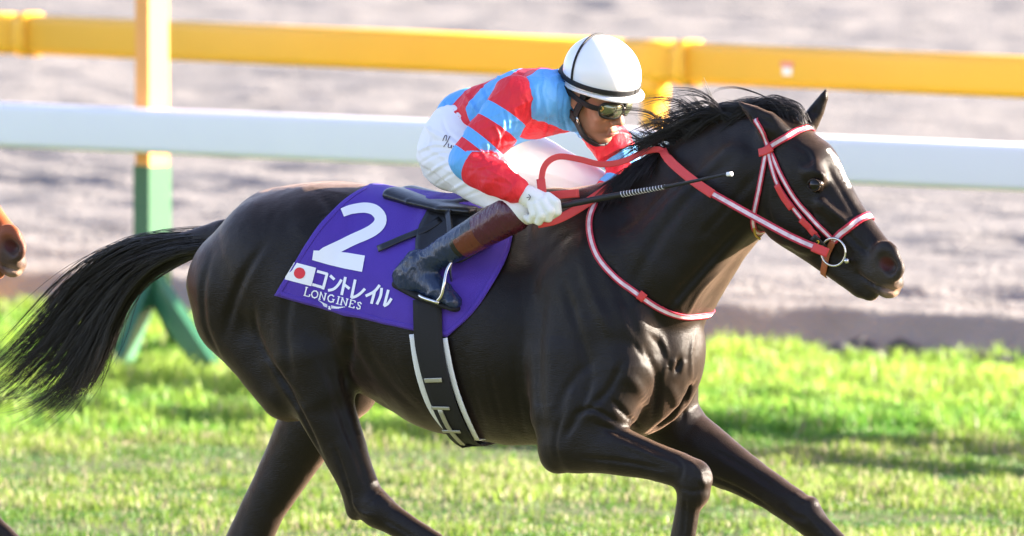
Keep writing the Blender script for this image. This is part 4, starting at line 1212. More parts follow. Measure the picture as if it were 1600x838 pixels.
breast = thing('neck_strap', 'pink and white striped strap round the base of the horse\'s neck', 'strap', BL(1000, 460, .15))
P, N = surf([(930, 318), (921, 345), (926, 382), (943, 415), (972, 442), (1008, 468), (1042, 487), (1070, 495), (1086, 494)], 46, 0.004)
Pm, Nm = around(P, N, mir_b, None, None); Pm = smooth_path(Pm, 3)
strap('strap', Pm, Nm, 0.020, 0.004, 'striped_strap', breast)
P, N = surf([(998, 460), (1008, 467)], 6, 0.009); strap('keeper', P, N, 0.027, 0.003, 'red_leather', breast)

# ================================================================ the jockey (same frame as the horse)
mat('skin', (0.36, 0.17, 0.10), 0.5, 0.4, var=0.12, vscale=30, bump=0.05, bscale=300)
mat('short_hair', (0.010, 0.008, 0.007), 0.6, 0.3)
mat('lip', (0.30, 0.09, 0.07), 0.45, 0.4)
mat('breeches_white', (0.80, 0.79, 0.81), 0.55, 0.35, var=0.03, vscale=8, bump=0.1, bscale=60)
mat('helmet_white', (0.82, 0.82, 0.83), 0.25, 0.5, var=0.01)
mat('black_elastic', (0.012, 0.012, 0.013), 0.6, 0.3)
mat('glove_white', (0.78, 0.78, 0.72), 0.6, 0.3, var=0.06, vscale=20, bump=0.2, bscale=90)
mat('maroon_leather', (0.055, 0.010, 0.018), 0.35, 0.5, var=0.2, vscale=15, bump=0.1, bscale=120)
mat('brown_panel', (0.11, 0.026, 0.016), 0.45, 0.4, var=0.2, vscale=20, bump=0.1, bscale=160)
mat('boot_black', (0.012, 0.013, 0.016), 0.27, 0.55, var=0.2, vscale=15, bump=0.35, bscale=34)
mat('whip_black', (0.010, 0.010, 0.011), 0.45, 0.4, bump=0.3, bscale=300)
mat('goggle_black', (0.010, 0.010, 0.010), 0.3, 0.5)
m, nt, b = nodes_of('goggle_lens')
b.inputs['Base Color'].default_value = (0.20, 0.21, 0.15, 1); b.inputs['Metallic'].default_value = 0.85; b.inputs['Roughness'].default_value = 0.10
MATS['goggle_lens'] = m
def silk(name, cuts, cols, rough=0.55, bsc=34):
    m, nt, b = nodes_of(name)
    a = attr_node(nt, 'hoop')
    mr = nt.nodes.new('ShaderNodeMapRange'); mr.inputs[1].default_value = -1; mr.inputs[2].default_value = 9
    nt.links.new(a.outputs['Fac'], mr.inputs[0])
    r = nt.nodes.new('ShaderNodeValToRGB'); r.color_ramp.interpolation = 'CONSTANT'
    e = r.color_ramp.elements
    e[0].position = 0; e[0].color = (*cols[0], 1)
    for i, c in enumerate(cuts):
        q = e[1] if i == 0 else e.new((c + 1) / 10)
        q.position = (c + 1) / 10; q.color = (*cols[i + 1], 1)
    nt.links.new(mr.outputs[0], r.inputs[0]); nt.links.new(r.outputs[0], b.inputs['Base Color'])
    b.inputs['Roughness'].default_value = rough; b.inputs['Specular IOR Level'].default_value = 0.32
    tc = nt.nodes.new('ShaderNodeTexCoord'); n2 = nt.nodes.new('ShaderNodeTexNoise'); n2.inputs['Scale'].default_value = bsc; n2.inputs['Detail'].default_value = 3
    mp = nt.nodes.new('ShaderNodeMapping'); mp.inputs['Scale'].default_value = (1.6, 1.0, 0.6); mp.inputs['Rotation'].default_value = (0, 0.7, 0)
    nt.links.new(tc.outputs['Object'], mp.inputs[0]); nt.links.new(mp.outputs[0], n2.inputs['Vector'])
    bp = nt.nodes.new('ShaderNodeBump'); bp.inputs['Strength'].default_value = 0.6; bp.inputs['Distance'].default_value = 0.012
    nt.links.new(n2.outputs['Fac'], bp.inputs['Height']); nt.links.new(bp.outputs[0], b.inputs['Normal'])
    MATS[name] = m
RED = (0.72, 0.022, 0.035); BLU = (0.115, 0.39, 0.78)
silk('silk_torso', [1, 2, 3, 4], [BLU, RED, BLU, RED, BLU])
silk('silk_sleeve', [1, 2, 3, 4, 5, 6], [RED, BLU, RED, BLU, RED, BLU, RED])

silk('boot_leather', [0, 1, 1.5], [(0.014, 0.026, 0.062), (0.010, 0.011, 0.014), (0.13, 0.03, 0.018), (0.070, 0.010, 0.024)], 0.27, 50)  # first colour: black leather with the sky's blue sheen painted in
bq_ = MATS['boot_leather'].node_tree.nodes['Principled BSDF']; bq_.inputs['Coat Weight'].default_value = 0.3; bq_.inputs['Coat Roughness'].default_value = 0.18
jock = thing('person', 'jockey in red and sky blue hooped silks and white cap crouched over the black horse', 'person', BL(690, 330, .0))

# head frame: x to the face, y to the left, z to the crown
def rx(a): return np.array([[1, 0, 0], [0, math.cos(a), -math.sin(a)], [0, math.sin(a), math.cos(a)]])
def ry(a): return np.array([[math.cos(a), 0, math.sin(a)], [0, 1, 0], [-math.sin(a), 0, math.cos(a)]])
def rz(a): return np.array([[math.cos(a), -math.sin(a), 0], [math.sin(a), math.cos(a), 0], [0, 0, 1]])
HM = rz(math.radians(-3)) @ ry(math.radians(20)) @ rx(math.radians(9))
HC = BL(925, 152, 0)
def JH(x, y, z): return HC + HM @ np.array([x, y, z])
HY = HM @ np.array([0, 1.0, 0])

sd = SDF((-.42, -.45, 1.10), (.42, .45, 2.12), 0.0036)
def jc(s_, lst, k=0.02, sym=False, scale=1.0, L=(0, 1, 0)):
    P = [(BL(x, y, w), r_ / S * scale, rw * scale) for x, y, w, r_, rw in lst]
    s_.chain(P, k, L)
    if sym: s_.chain([(mir_b(p), r_, rw) for p, r_, rw in P], k, L)
T_torso = [(738, 205, 0, 50, .135), (775, 178, 0, 52, .14), (820, 162, 0, 54, .155), (862, 158, 0, 50, .17), (880, 160, 0, 42, .15)]
T_hip = [(722, 222, .075, 60, .10), (708, 245, .09, 52, .085)]
T_thigh = [(708, 240, .10, 55, .085), (752, 272, .17, 45, .072), (795, 308, .225, 35, .06), (814, 325, .25, 25, .047)]
T_shin = [(815, 330, .25, 26, .048), (770, 352, .255, 27, .048), (712, 384, .255, 23, .042), (655, 414, .25, 18, .034)]
T_foot = [(640, 428, .25, 18, .03), (668, 450, .255, 15, .036), (706, 474, .26, 10, .034)]
T_arm = [(812, 158, .185, 32, .055), (768, 210, .245, 29, .05), (733, 254, .29, 25, .045), (775, 280, .30, 22, .04), (818, 304, .285, 16, .03)]
T_arm_far = [(918, 176, -.185, 30, .055), (948, 214, -.225, 27, .048), (976, 262, -.24, 24, .042), (960, 290, -.19, 20, .035), (925, 312, -.12, 15, .028)]
jc(sd, T_torso, 0.03, scale=.86); jc(sd, T_hip, 0.03, True, .86); jc(sd, T_thigh, 0.03, True, .86); jc(sd, T_shin, 0.02, True, .82); jc(sd, T_foot, 0.02, True, .8)
jc(sd, T_arm, 0.02, scale=.78); jc(sd, T_arm_far, 0.02, scale=.78)
sd.chain([(BL(872, 160, 0), .062, .065), (JH(-.02, 0, -.05), .056, .056), (JH(-.01, 0, 0), .06, .06)], 0.03)
def hd(lst, k=0.012, sub=False, sym=False, L=HY):
    sd.chain([(JH(*p), r_, w_) for p, r_, w_ in lst], k, L, sub)
    if sym: sd.chain([(JH(p[0], -p[1], p[2]), r_, w_) for p, r_, w_ in lst], k, L, sub)
hd([((-.02, 0, .045), .092, .078), ((.02, 0, .045), .085, .074)], 0.02)
hd([((.045, 0, -.01), .052, .062), ((.050, 0, -.05), .044, .052), ((.058, 0, -.085), .027, .030)], 0.02)
hd([((.0, -.052, -.045), .026, .014), ((.03, -.044, -.08), .018, .012), ((.065, -.018, -.103), .013, .014)], 0.02, sym=True)
hd([((.078, 0, -.100), .014, .016)], 0.015)
hd([((.094, 0, .012), .010, .010), ((.106, 0, -.012), .010, .010), ((.116, 0, -.034), .0125, .0135)], 0.012)
hd([((.103, -.013, -.040), .009, .009)], 0.008, sym=True)
hd([((.094, -.03, .022), .012, .026)], 0.014, sym=True)
hd([((.070, -.044, -.022), .018, .016)], 0.02, sym=True)
hd([((.098, 0, -.066), .008, .019)], 0.008)
hd([((.095, 0, -.080), .0085, .017)], 0.008)
hd([((.108, 0, -.073), .003, .022)], 0.004, sub=True)
hd([((.002, -.079, .022), .020, .010), ((-.004, -.079, -.006), .016, .009), ((.004, -.074, -.022), .009, .006)], 0.008, sym=True)
hd([((.006, -.090, .012), .010, .006), ((.004, -.088, -.004), .007, .005)], 0.005, sub=True, sym=True)
BV_, BF_ = sd.mesh(2)
mesh_obj('body', BV_, BF_, 'skin', jock)
# close-cropped hair at the temples and nape
sd = SDF(HC - .16, HC + .16, 0.004)
hd([((-.045, 0, .03), .078, .080), ((-.055, 0, -.01), .052, .062)], 0.02)
hd([((.02, -.068, .04), .026, .012)], 0.01, sym=True)
V, F = sd.mesh(1); mesh_obj('hair', V, F, 'short_hair', jock)
mb = MB(); P = spline([JH(.100, -.024, -.076), JH(.107, -.010, -.073), JH(.108, 0, -.0725), JH(.107, .010, -.073), JH(.100, .024, -.076)], 12)
mb.tube(P, [.001, .0035, .004, .0042, .0042, .0042, .0042, .0042, .004, .0035, .002, .001], 8); mb.build('lips', 'lip', jock)

# --- silks
def press_lines(V, F, lines):
    N = vnormals(V, F); tree = BVHTree.FromPolygons([Vector(v) for v in V], [tuple(f) for f in F.tolist()]); disp = np.zeros(len(V))
    for pts, dep, wid in lines:
        dep *= .001; wid *= .001
        Q = spline(pts, max(6, int(np.linalg.norm(np.diff(np.array(pts, float), axis=0), axis=1).sum() / 3))); C = []; A_ = []
        for i, (x, y) in enumerate(Q):
            o, d = ray_l(x, y); h = tree.ray_cast(Vector(o), Vector(d).normalized())
            if h[0] is not None: s_ = i / (len(Q) - 1); C.append(np.array(h[0])); A_.append(min(1, 4 * s_ + .1, 4 * (1 - s_) + .1))
        if not C: continue
        C = np.array(C); A_ = np.array(A_)
        d2 = ((V[:, None, :] - C[None]) ** 2).sum(2); j = d2.argmin(1); dd = d2[np.arange(len(V)), j]
        disp += dep * A_[j] * (np.exp(-dd / wid ** 2) - 0.5 * np.exp(-dd / (2.2 * wid) ** 2))
    return V + N * disp[:, None]
FOLD_T = [([(872, 118), (868, 160), (874, 210)], 8, 6), ([(885, 140), (880, 180), (890, 218)], -8, 6), ([(850, 150), (856, 190), (846, 225)], 7, 6), ([(836, 135), (838, 170), (824, 205)], 9, 7),
          ([(700, 160), (716, 182), (742, 205)], 8, 6), ([(722, 138), (738, 165), (762, 205)], 8, 7), ([(748, 125), (760, 150), (775, 190)], -8, 6), ([(772, 112), (790, 135), (800, 150)], 7, 6),
          ([(800, 106), (815, 118), (828, 132)], -7, 6), ([(690, 152), (705, 172), (724, 200)], -6, 5), ([(835, 222), (862, 232), (900, 230)], 8, 6), ([(845, 108), (850, 125), (846, 145)], 6, 5)]
FOLD_S = [([(800, 165), (806, 190), (796, 215)], 7, 6), ([(785, 165), (792, 200), (780, 228)], -7, 6), ([(770, 190), (780, 215), (772, 240)], 8, 6), ([(752, 205), (766, 226), (764, 246)], -7, 5), ([(742, 225), (755, 240), (760, 252)], 7, 5),
          ([(725, 245), (742, 252), (758, 250)], -7, 5), ([(728, 262), (750, 262), (770, 258)], 7, 5), ([(745, 280), (770, 282), (795, 290)], -5, 5), ([(755, 262), (780, 275), (800, 284)], 6, 5), ([(790, 280), (800, 290), (796, 304)], 5, 4),
          ([(815, 150), (822, 168), (812, 195)], -6, 5)]
FOLD_B = [([(648, 238), (680, 226), (712, 232)], 8, 6), ([(652, 258), (688, 240), (722, 244)], -7, 5), ([(660, 278), (700, 254), (740, 256)], 8, 6), ([(675, 292), (715, 268), (755, 268)], -7, 5), ([(695, 303), (735, 284), (775, 282)], 8, 6),
          ([(720, 310), (755, 298), (785, 300)], -6, 5), ([(662, 190), (672, 210), (668, 235)], 6, 6), ([(690, 180), (698, 205), (720, 225)], -5, 6), ([(775, 255), (800, 275), (815, 300)], 6, 5)]
def folds(V, F, amp, sc, seed, rot=None):
    N = vnormals(V, F)
    Q = V if rot is None else V @ np.asarray(rot).T
    Q = Q * np.array(sc); Q = Q + 0.35 * np.stack([vnoise(Q * .6 + 3, 1), vnoise(Q * .6 + 9, 2), vnoise(Q * .6 + 17, 3)], 1)
    r1 = np.clip(1 - 2.2 * np.abs(vnoise(Q, seed)), 0, 1) ** 1.5; r2 = np.clip(1 - 2.4 * np.abs(vnoise(Q * 1.7 + 7, seed + 5)), 0, 1) ** 1.5
    return V + N * (amp * (r1 + 0.55 * r2 - 0.45))[:, None]
sd = SDF((-.40, -.32, 1.55), (.30, .32, 2.12), 0.0045)
jc(sd, T_torso, 0.03, scale=1.02)
sd.chain([(BL(728, 178, .0), .070, .125), (BL(742, 206, .03), .075, .11)], 0.03); 
jc(sd, [(850, 150, .10, 40, .09), (838, 152, .15, 36, .07)], 0.03, True)
sd.chain([(BL(876, 158, 0), .072, .072), (JH(-.035, 0, -.055), .060, .060)], 0.02)
V, F = sd.mesh(4)
V0 = V; V = press_lines(folds(V, F, 0.007, (4.0, 6.0, 15.0), 17, ry(0.7)), F, FOLD_T)
tor = mesh_obj('jacket', V, F, 'silk_torso', jock)
VD = V; V = V0; zt = 1.97 - V[:, 2]
nearf = np.clip((-V[:, 1]) / 0.15, 0, 1)
b1 = -.085 - .55 * np.minimum(zt, .16); b2 = -.022 - .42 * np.minimum(zt, .12) + .5 * np.maximum(zt - .12, 0); b3 = .040 + .10 * zt; b4 = .150 + .30 * zt
b3 = np.maximum(b3, b2 + .03); 
hoop = np.where(V[:, 0] < b1, 1 + (V[:, 0] - b1) / .08, np.where(V[:, 0] < b2, 1 + (V[:, 0] - b1) / (b2 - b1), np.where(V[:, 0] < b3, 2 + (V[:, 0] - b2) / (b3 - b2), np.where(V[:, 0] < b4, 3 + (V[:, 0] - b3) / (b4 - b3), 4 + (V[:, 0] - b4) / .08))))
set_attr(tor, 'hoop', np.clip(hoop, -.9, 8.9))

def sleeve(chain, cuts, seed, end):
    P = np.array([BL(x, y, w) for x, y, w, _, _ in chain])
    lo = P.min(0) - .1; hi = P.max(0) + .1
    s2 = SDF(lo, hi, 0.0042)
    jc(s2, chain, 0.012, scale=1.12)
    V, F = s2.mesh(2)
    seg = np.r_[0, np.cumsum(np.linalg.norm(np.diff(P, axis=0), axis=1))]
    best = np.full(len(V), 9.0); tpar = np.zeros(len(V))
    for i in range(len(P) - 1):
        bq = P[i + 1] - P[i]; L2 = bq @ bq
        t = ((V - P[i]) @ bq) / L2
        if i > 0: t = np.maximum(t, 0)
        if i < len(P) - 2: t = np.minimum(t, 1)
        d = np.linalg.norm(V - P[i] - np.clip(t, 0, 1)[:, None] * bq, axis=1)
        mk = d < best; best[mk] = d[mk]; tpar[mk] = seg[i] + (t * math.sqrt(L2))[mk]
    V = press_lines(folds(V, F, 0.006, (5.0, 8.0, 17.0), seed, ry(0.5)), F, FOLD_S)
    o = mesh_obj('sleeve', V, F, 'silk_sleeve', jock)
    L_up = seg[2]
    hoop = np.interp(tpar / L_up, [-0.5] + cuts + [2.5], [-0.9] + list(range(1, len(cuts) + 1)) + [8.9])
    set_attr(o, 'hoop', hoop)
    return o
T_sl = [(806, 156, .190, 36, .058), (768, 210, .245, 32, .056), (733, 252, .29, 28, .05), (775, 279, .305, 24, .044), (806, 296, .292, 19, .036)]
sleeve(T_sl, [.21, .43, .66, .82, .95, 1.10], 23, 0)
T_slf = [(915, 172, -.190, 34, .056), (948, 214, -.228, 30, .05), (978, 262, -.245, 26, .045), (962, 288, -.195, 21, .036), (940, 304, -.15, 17, .03)]
sleeve(T_slf, [-.1, .28, .78, 1.05, 1.3, 1.5], 27, 0)

# --- breeches
sd = SDF((-.42, -.38, 1.35), (.30, .38, 1.98), 0.0045)
jc(sd, T_hip, 0.03, True, 1.0); jc(sd, [(728, 200, 0, 50, .125), (720, 226, 0, 48, .11)], 0.03)
jc(sd, T_thigh, 0.03, True, 1.02); jc(sd, [(806, 328, .25, 27, .05), (790, 340, .252, 25, .047)], 0.02, True)
V, F = sd.mesh(4)
V = press_lines(folds(V, F, 0.005, (4.0, 5.0, 17.0), 31, ry(-0.35)), F, FOLD_B)
br = mesh_obj('breeches', V, F, 'breeches_white', jock)
BTREE = BVHTree.FromPolygons([Vector(v) for v in V], [tuple(f) for f in F.tolist()])
def z2(*p): return [(x / 3.99 + 640, y / 3.99 + 90) for x, y in p]
mb = MB()
for st_ in (z2((208, 520), (222, 488), (232, 490), (228, 520)), z2((252, 492), (234, 530), (214, 556)), z2((244, 540), (242, 560), (258, 560), (264, 545), (262, 566)), z2((276, 552), (272, 576)), z2((306, 562), (290, 566), (286, 584), (306, 586)), z2((262, 630), (285, 628), (300, 622)), z2((275, 612), (268, 640))):
    Q = spline(st_, 10); P = []
    for x, y in Q:
        h = hit(x, y, BTREE)
        if h[0] is not None: P.append(np.array(h[0]) + np.array(h[1]) * 0.0015 * (1 if np.array(h[1]) @ ray_l(x, y)[1] < 0 else -1))
    if len(P) > 3: mb.tube(np.array(P), 0.0011, 5)
sg = mb.build('signature', 'maroon_leather', br, base=BASES[jock.name])

# --- boots
for sgn in (1, -1):
    fl_ = (lambda p: p) if sgn > 0 else mir_b
    def jb(s_, lst, k=0.015, scale=1.0): s_.chain([(fl_(BL(x, y, w)), r_ / S * scale, rw * scale) for x, y, w, r_, rw in lst], k)
    c = fl_(BL(720, 400, .255)); 
    s2 = SDF(c - np.array([.26, .10, .26]), c + np.array([.26, .10, .24]), 0.0038)
    jb(s2, [(800, 333, .254, 32, .057), (768, 352, .255, 29, .052), (712, 384, .255, 25, .045), (662, 412, .25, 20, .036), (645, 424, .25, 19, .034)])
    jb(s2, [(650, 412, .25, 21, .035), (636, 436, .25, 22, .033)], .02)
    jb(s2, [(640, 432, .25, 23, .034), (664, 438, .253, 25, .037), (690, 457, .258, 17, .037), (709, 473, .26, 10, .031)], .02)
    V, F = s2.mesh(2); VF_ = folds(V, F, 0.0045, (14.0, 12.0, 24.0), 43, ry(0.6)); kf = np.clip((((V - fl_(BL(730, 375, .25))) @ (fl_(BL(640, 430, .25)) - fl_(BL(730, 375, .25)))) / .04 - .2) / .4, 0.12, 1)[:, None]; V = V * (1 - kf) + VF_ * kf
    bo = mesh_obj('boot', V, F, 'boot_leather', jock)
    ax0 = fl_(BL(806, 330, .252)); ax1 = fl_(BL(662, 412, .25)); axd = ax1 - ax0; axl = np.linalg.norm(axd); axd /= axl
    tb = ((V - ax0) @ axd) / axl
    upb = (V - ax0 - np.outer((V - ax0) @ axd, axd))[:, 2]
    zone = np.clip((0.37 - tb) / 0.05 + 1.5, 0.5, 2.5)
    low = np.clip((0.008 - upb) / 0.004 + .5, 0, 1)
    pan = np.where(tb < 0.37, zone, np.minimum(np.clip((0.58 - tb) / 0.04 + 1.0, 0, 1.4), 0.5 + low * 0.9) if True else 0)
    sky_sheen = np.clip((upb - 0.004) / 0.006, 0, 1) * np.clip((tb - 0.46) / 0.05, 0, 1) * np.clip((1.02 - tb) / 0.05, 0, 1)  # blue sheen of the sky, painted into the upper half of the shin
    pan = np.where(tb > 0.42, pan - sky_sheen * 1.1, pan)
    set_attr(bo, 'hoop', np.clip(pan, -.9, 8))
    s2 = SDF(c - np.array([.26, .10, .26]), c + np.array([.26, .10, .24]), 0.0045)
    jb(s2, [(622, 444, .25, 8, .028), (656, 462, .253, 7, .036), (690, 474, .258, 6, .038), (712, 483, .26, 5, .030)], .01)
    V, F = s2.mesh(2); mesh_obj('sole', V, F, 'black_web', bo, base=BASES[jock.name])
    # stirrup iron (on the saddle)
    mb = MB()
    P = spline([BL(706, 408, .268), BL(698, 424, .285), BL(694, 444, .300), BL(690, 462, .302), BL(682, 472, .298)], 16)
    mb.tube(np.array([fl_(p) for p in P]), 0.0048, 8)
    P = spline([BL(706, 408, .268), BL(704, 424, .250), BL(706, 444, .222), BL(702, 462, .215), BL(690, 472, .22)], 16)
    mb.tube(np.array([fl_(p) for p in P]), 0.0048, 8)
    P = spline([BL(684, 473, .300), BL(662, 466, .295), BL(655, 461, .280), BL(666, 464, .240), BL(690, 474, .22), BL(684, 473, .26), BL(684, 473, .300)], 26)
    mb.tube(np.array([fl_(p) for p in P]), 0.0055, 8)
    mb.build('stirrup_iron', 'steel', saddle)
    P = spline([BL(700, 330, .13), BL(704, 365, .20), BL(706, 408, .262)], 14)
    strap('stirrup_leather', np.array([fl_(p) for p in P]), np.tile(np.array([0, -sgn, .3]), (14, 1)), 0.020, 0.004, 'black_leather', saddle)

# --- gloves: palm, four fingers, thumb
def glove(fl_, sh):
    P0 = fl_(BL(840 + sh[0], 322 + sh[1], sh[2]))
    s2 = SDF(P0 - .10, P0 + .10, 0.0024)
    def g_(lst, k=0.005): s2.chain([(fl_(BL(x + sh[0], y + sh[1], w - .205 + sh[2])), r_ / S, rw) for x, y, w, r_, rw in lst], k)
    g_([(812, 300, .215, 14.5, .026), (826, 307, .215, 17, .030), (846, 318, .210, 18, .030)], 0.008)
    g_([(856, 308, .212, 8, .0145), (869, 317, .216, 7.4, .0135), (871, 331, .214, 7, .013), (862, 337, .200, 6.5, .012)], 0.003)
    g_([(850, 315, .225, 8, .0145), (860, 330, .230, 7.4, .0135), (857, 341, .222, 7, .013), (848, 340, .205, 6.5, .012)], 0.003)
    g_([(840, 320, .232, 7.6, .014), (847, 336, .236, 7.2, .013), (842, 346, .226, 6.8, .0125), (834, 343, .208, 6.2, .0115)], 0.003)
    g_([(830, 320, .234, 7, .0125), (834, 335, .237, 6.6, .012), (829, 344, .228, 6.2, .0115), (823, 340, .212, 5.8, .011)], 0.003)
    g_([(838, 306, .190, 8, .0145), (856, 311, .180, 7.4, .0135), (872, 322, .182, 6.6, .012)], 0.004)
    V, F = s2.mesh(1)
    gl = mesh_obj('glove', V, F, 'glove_white', jock)
    return gl
gl = glove(lambda p: p, (0, 0, .272))
glove(mir_b, (-40, 5, .14))
mb = MB(); mb.tube(spline([BL(826, 304, .312), BL(829, 308, .314), BL(826, 313, .314)], 6), 0.0011, 5); mb.tube(spline([BL(823, 309, .314), BL(829, 308, .314)], 4), 0.0011, 5)
mb.build('glove_mark', 'badge_black', gl, base=BASES[jock.name])
# --- helmet
RX, RY, RZ = .122, .105, .109; HO = np.array([.015, 0, .086])
def dome(n_a, n_b, grow=0.0, zcut=-.040):
    P = []; a0 = math.asin(zcut / RZ)
    for i in range(n_a + 1):
        ph = a0 + (math.pi / 2 - a0) * i / n_a
        for j in range(n_b):
            q = 2 * math.pi * j / n_b
            ex = RX * (1.0 + 0.03 * math.cos(q))
            P.append(HO + np.array([(ex + grow) * math.cos(ph) * math.cos(q), (RY + grow) * math.cos(ph) * math.sin(q), (RZ + grow) * math.sin(ph) + 0.012 * math.cos(q) * min(0, math.sin(ph)) * -3]))
    F = [(i * n_b + j, i * n_b + (j + 1) % n_b, (i + 1) * n_b + (j + 1) % n_b, (i + 1) * n_b + j) for i in range(n_a) for j in range(n_b)]
    return np.array(P), F
def to_h(P): return np.array([JH(*p) for p in P])
hel = thing('racing_helmet', 'white dome racing helmet with black band worn by the jockey', 'helmet', JH(0, 0, .05))
P, F = dome(20, 48); ho = mesh_obj('shell', to_h(P), F, 'helmet_white', hel)
q_ = ho.modifiers.new('thick', 'SOLIDIFY'); q_.thickness = 0.006; q_.offset = -1
def rimpt(q, grow, z):
    ph = math.asin(z / RZ); ex = RX * (1 + .03 * math.cos(q))
    return HO + np.array([(ex + grow) * math.cos(ph) * math.cos(q), (RY + grow) * math.cos(ph) * math.sin(q), z + 0.012 * math.cos(q) * min(0, math.sin(ph)) * -3])
qs = np.linspace(0, 2 * math.pi, 65)
P = to_h([rimpt(q, .0015, -.020) for q in qs]); N = to_h([rimpt(q, .03, -.020) for q in qs]) - P
o = strap('band', P, N, 0.015, 0.003, 'black_elastic', hel)
# brim: a thin lip, wider at the face
mb = MB(); ring = []
for q in qs[:-1]:
    pk = max(0, math.cos(q)) ** 2.2 * 0.030 + 0.003
    for gg, dz in ((0, -.034), (pk, -.040 - .10 * max(0, pk - .003)), (pk, -.045 - .10 * max(0, pk - .003)), (-.004, -.044)):
        ring.append(rimpt(q, gg, -.036) + np.array([0, 0, dz + .036]))
P = to_h(ring); k4 = len(qs) - 1
mb.add(P, [(i * 4 + j, i * 4 + (j + 1) % 4, ((i + 1) % k4) * 4 + (j + 1) % 4, ((i + 1) % k4) * 4 + j) for i in range(k4) for j in range(4)])
mb.build('brim', 'helmet_white', hel)
# thin cord over the dome
P = []
for s_ in np.linspace(-1, 1, 40):
    a = s_ * 1.9
    v = np.array([-.30 - .18 * math.cos(a), -math.sin(a), math.cos(a) * 1.0]); 
    v = v / math.sqrt((v[0] / (RX + .002)) ** 2 + (v[1] / (RY + .002)) ** 2 + (v[2] / (RZ + .002)) ** 2)
    if v[2] > -.02: P.append(HO + v)
mb = MB(); mb.tube(to_h(P), 0.0034, 8); mb.build('cord', 'black_elastic', hel)
# harness: padded strap in front of and behind the ear to the chin
for sg_ in (-1, 1):
    y = sg_
    for pts, wd in (([(.030, .086, .045), (.024, .083, .01), (.010, .078, -.035), (.020, .066, -.070)], .020),
                    ([(-.060, .078, .045), (-.045, .080, .005), (-.020, .079, -.030), (.012, .073, -.055)], .022),
                    ([(.012, .072, -.055), (.040, .054, -.098), (.064, .022, -.120), (.070, 0, -.123)], .020)):
        P = to_h([(a, y * b_, c_) for a, b_, c_ in spline(pts, 16)])
        N = np.tile(HY * y, (16, 1)) + (HM @ np.array([0, 0, -.3]))
        strap('harness', P, N, wd, 0.006, 'black_elastic', hel)
    P = to_h([(.016, y * .082, -.040), (.020, y * .079, -.052), (.026, y * .075, -.062)])
    mb = MB(); mb.tube(P, .0035, 8); mb.build('harness_buckle', 'steel', hel)

# --- goggles
gog = thing('racing_goggles', 'mirrored racing goggles with black frame over the jockey\'s eyes', 'goggles', JH(.1, 0, .01))
def lens_outline(n, cx, ax_, bz):
    return [(cx + ax_ * math.copysign(abs(math.cos(q)) ** .75, math.cos(q)), bz * math.copysign(abs(math.sin(q)) ** .8, math.sin(q))) for q in np.linspace(0, 2 * math.pi, n, endpoint=False)]
def gsurf(yy, zz, off=0.0):     # curved shield following the brow
    a = yy / .078
    return JH((.060 + .052 * math.cos(a * 1.25) + off * math.cos(a)), .078 * math.sin(a * .98) + off * math.sin(a), .006 + zz - 0.1 * 0)
for sgn in (-1, 1):
    out = lens_outline(28, sgn * .040, .037, .023)
    P = []
    for rr in (0, .35, .7, 1.0):
        for (yy, zz) in out: P.append(gsurf(sgn * .040 + (yy - sgn * .040) * rr, zz * rr, .006 + .010 * (1 - rr * rr)))
    F = [(i * 28 + j, i * 28 + (j + 1) % 28, (i + 1) * 28 + (j + 1) % 28, (i + 1) * 28 + j) for i in range(3) for j in range(28)]
    mesh_obj('lens', np.array(P), F, 'goggle_lens', gog)
    mb = MB(); mb.tube(np.array([gsurf(yy, zz, .004) for yy, zz in out + out[:1]]), 0.0050, 8, False); mb.build('frame', 'goggle_black', gog)
    P = spline([gsurf(sgn * .074, .002, .004), JH(.050, sgn * .088, .012), JH(.0, sgn * .094, .022), JH(-.06, sgn * .085, .035), JH(-.10, sgn * .03, .045), JH(-.108, 0, .046)], 30)
    N = np.array([p - JH(-.01, 0, .02) for p in P]); strap('strap', P, N, .016, .003, 'black_elastic', gog)
mb = MB(); mb.tube(np.array([gsurf(-.008, .004, .006), gsurf(0, .007, .007), gsurf(.008, .004, .006)]), .004, 8); mb.build('bridge', 'goggle_black', gog)
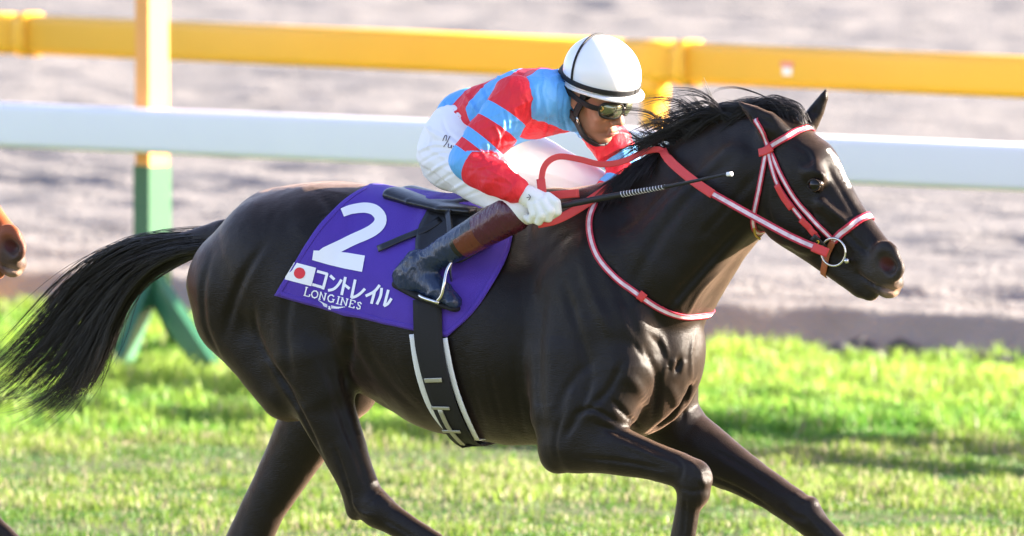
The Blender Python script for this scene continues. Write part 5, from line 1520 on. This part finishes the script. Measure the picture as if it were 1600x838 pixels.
mb = MB(); c_ = gsurf(-.074, .006, .007); mb.tube(np.array([c_ + HM @ np.array([.002 + .006 * math.cos(q), 0, .007 * math.sin(q)]) for q in np.linspace(0, 2 * math.pi, 14)]), .0016, 6, False); mb.build('clip', 'brass', gog)

# --- whip
whip = thing('riding_whip', 'black riding whip with white spiral and white tip held in the gloved hand', 'whip', BL(850, 325, .2))
WP = [BL(838, 331, .262), BL(868, 324, .262), BL(960, 306, .26), BL(1045, 291, .25), BL(1138, 272, .24)]
WQ = spline(WP, 60)
mb = MB(); mb.tube(WQ, np.interp(np.linspace(0, 1, 60), [0, .1, .35, .5, .7, 1], [.009, .009, .0095, .0075, .0055, .0042]), 12); mb.build('shaft', 'whip_black', whip)
mb = MB(); mb.tube([BL(1136, 272.5, .24), BL(1144, 272, .2395)], .0062, 10); mb.build('tip', 'print_white', whip)
mb = MB(); hx = []
T_, N_, B_ = frames(WQ)
for s_ in np.linspace(0, 1, 340):
    px_ = 974 + (1040 - 974) * s_; i = np.interp(px_, np.linspace(838, 1138, 60), np.arange(60))
    p = np.array([np.interp(i, np.arange(60), WQ[:, k]) for k in range(3)]); i0 = int(i)
    rr = np.interp(i / 59, [.35, .5, .7], [.0095, .0075, .0055]) + .0002
    hx.append(p + rr * (N_[i0] * math.cos(s_ * 2 * math.pi * 15) + B_[i0] * math.sin(s_ * 2 * math.pi * 15)))
mb.tube(np.array(hx), 0.0009, 5); mb.build('spiral_binding', 'print_white', whip)

# ================================================================ the following chestnut horse, its muzzle in the frame
other = thing('racehorse', 'chestnut racehorse following at the left edge, only its muzzle in view', 'horse', (0, 0, 0))
nose = ROT.T @ HL(1418, 415, 0)
want = PW(46, 392, 0.9)
other.location = (want[0] - nose[0] * 0.965, want[1] - nose[1] * 0.965, 0.0)
other.scale = (0.965, 0.965, 0.965)
ob = bpy.data.objects.new('body', hb.data); put(ob, other)
ob.material_slots[0].link = 'OBJECT'; ob.material_slots[0].material = MATS['chestnut_coat']
for ch_ in list(horse.children):
    if ch_.name.startswith(('eye', 'mane', 'tail')):
        c2 = ch_.copy(); COL.objects.link(c2); c2.parent = other
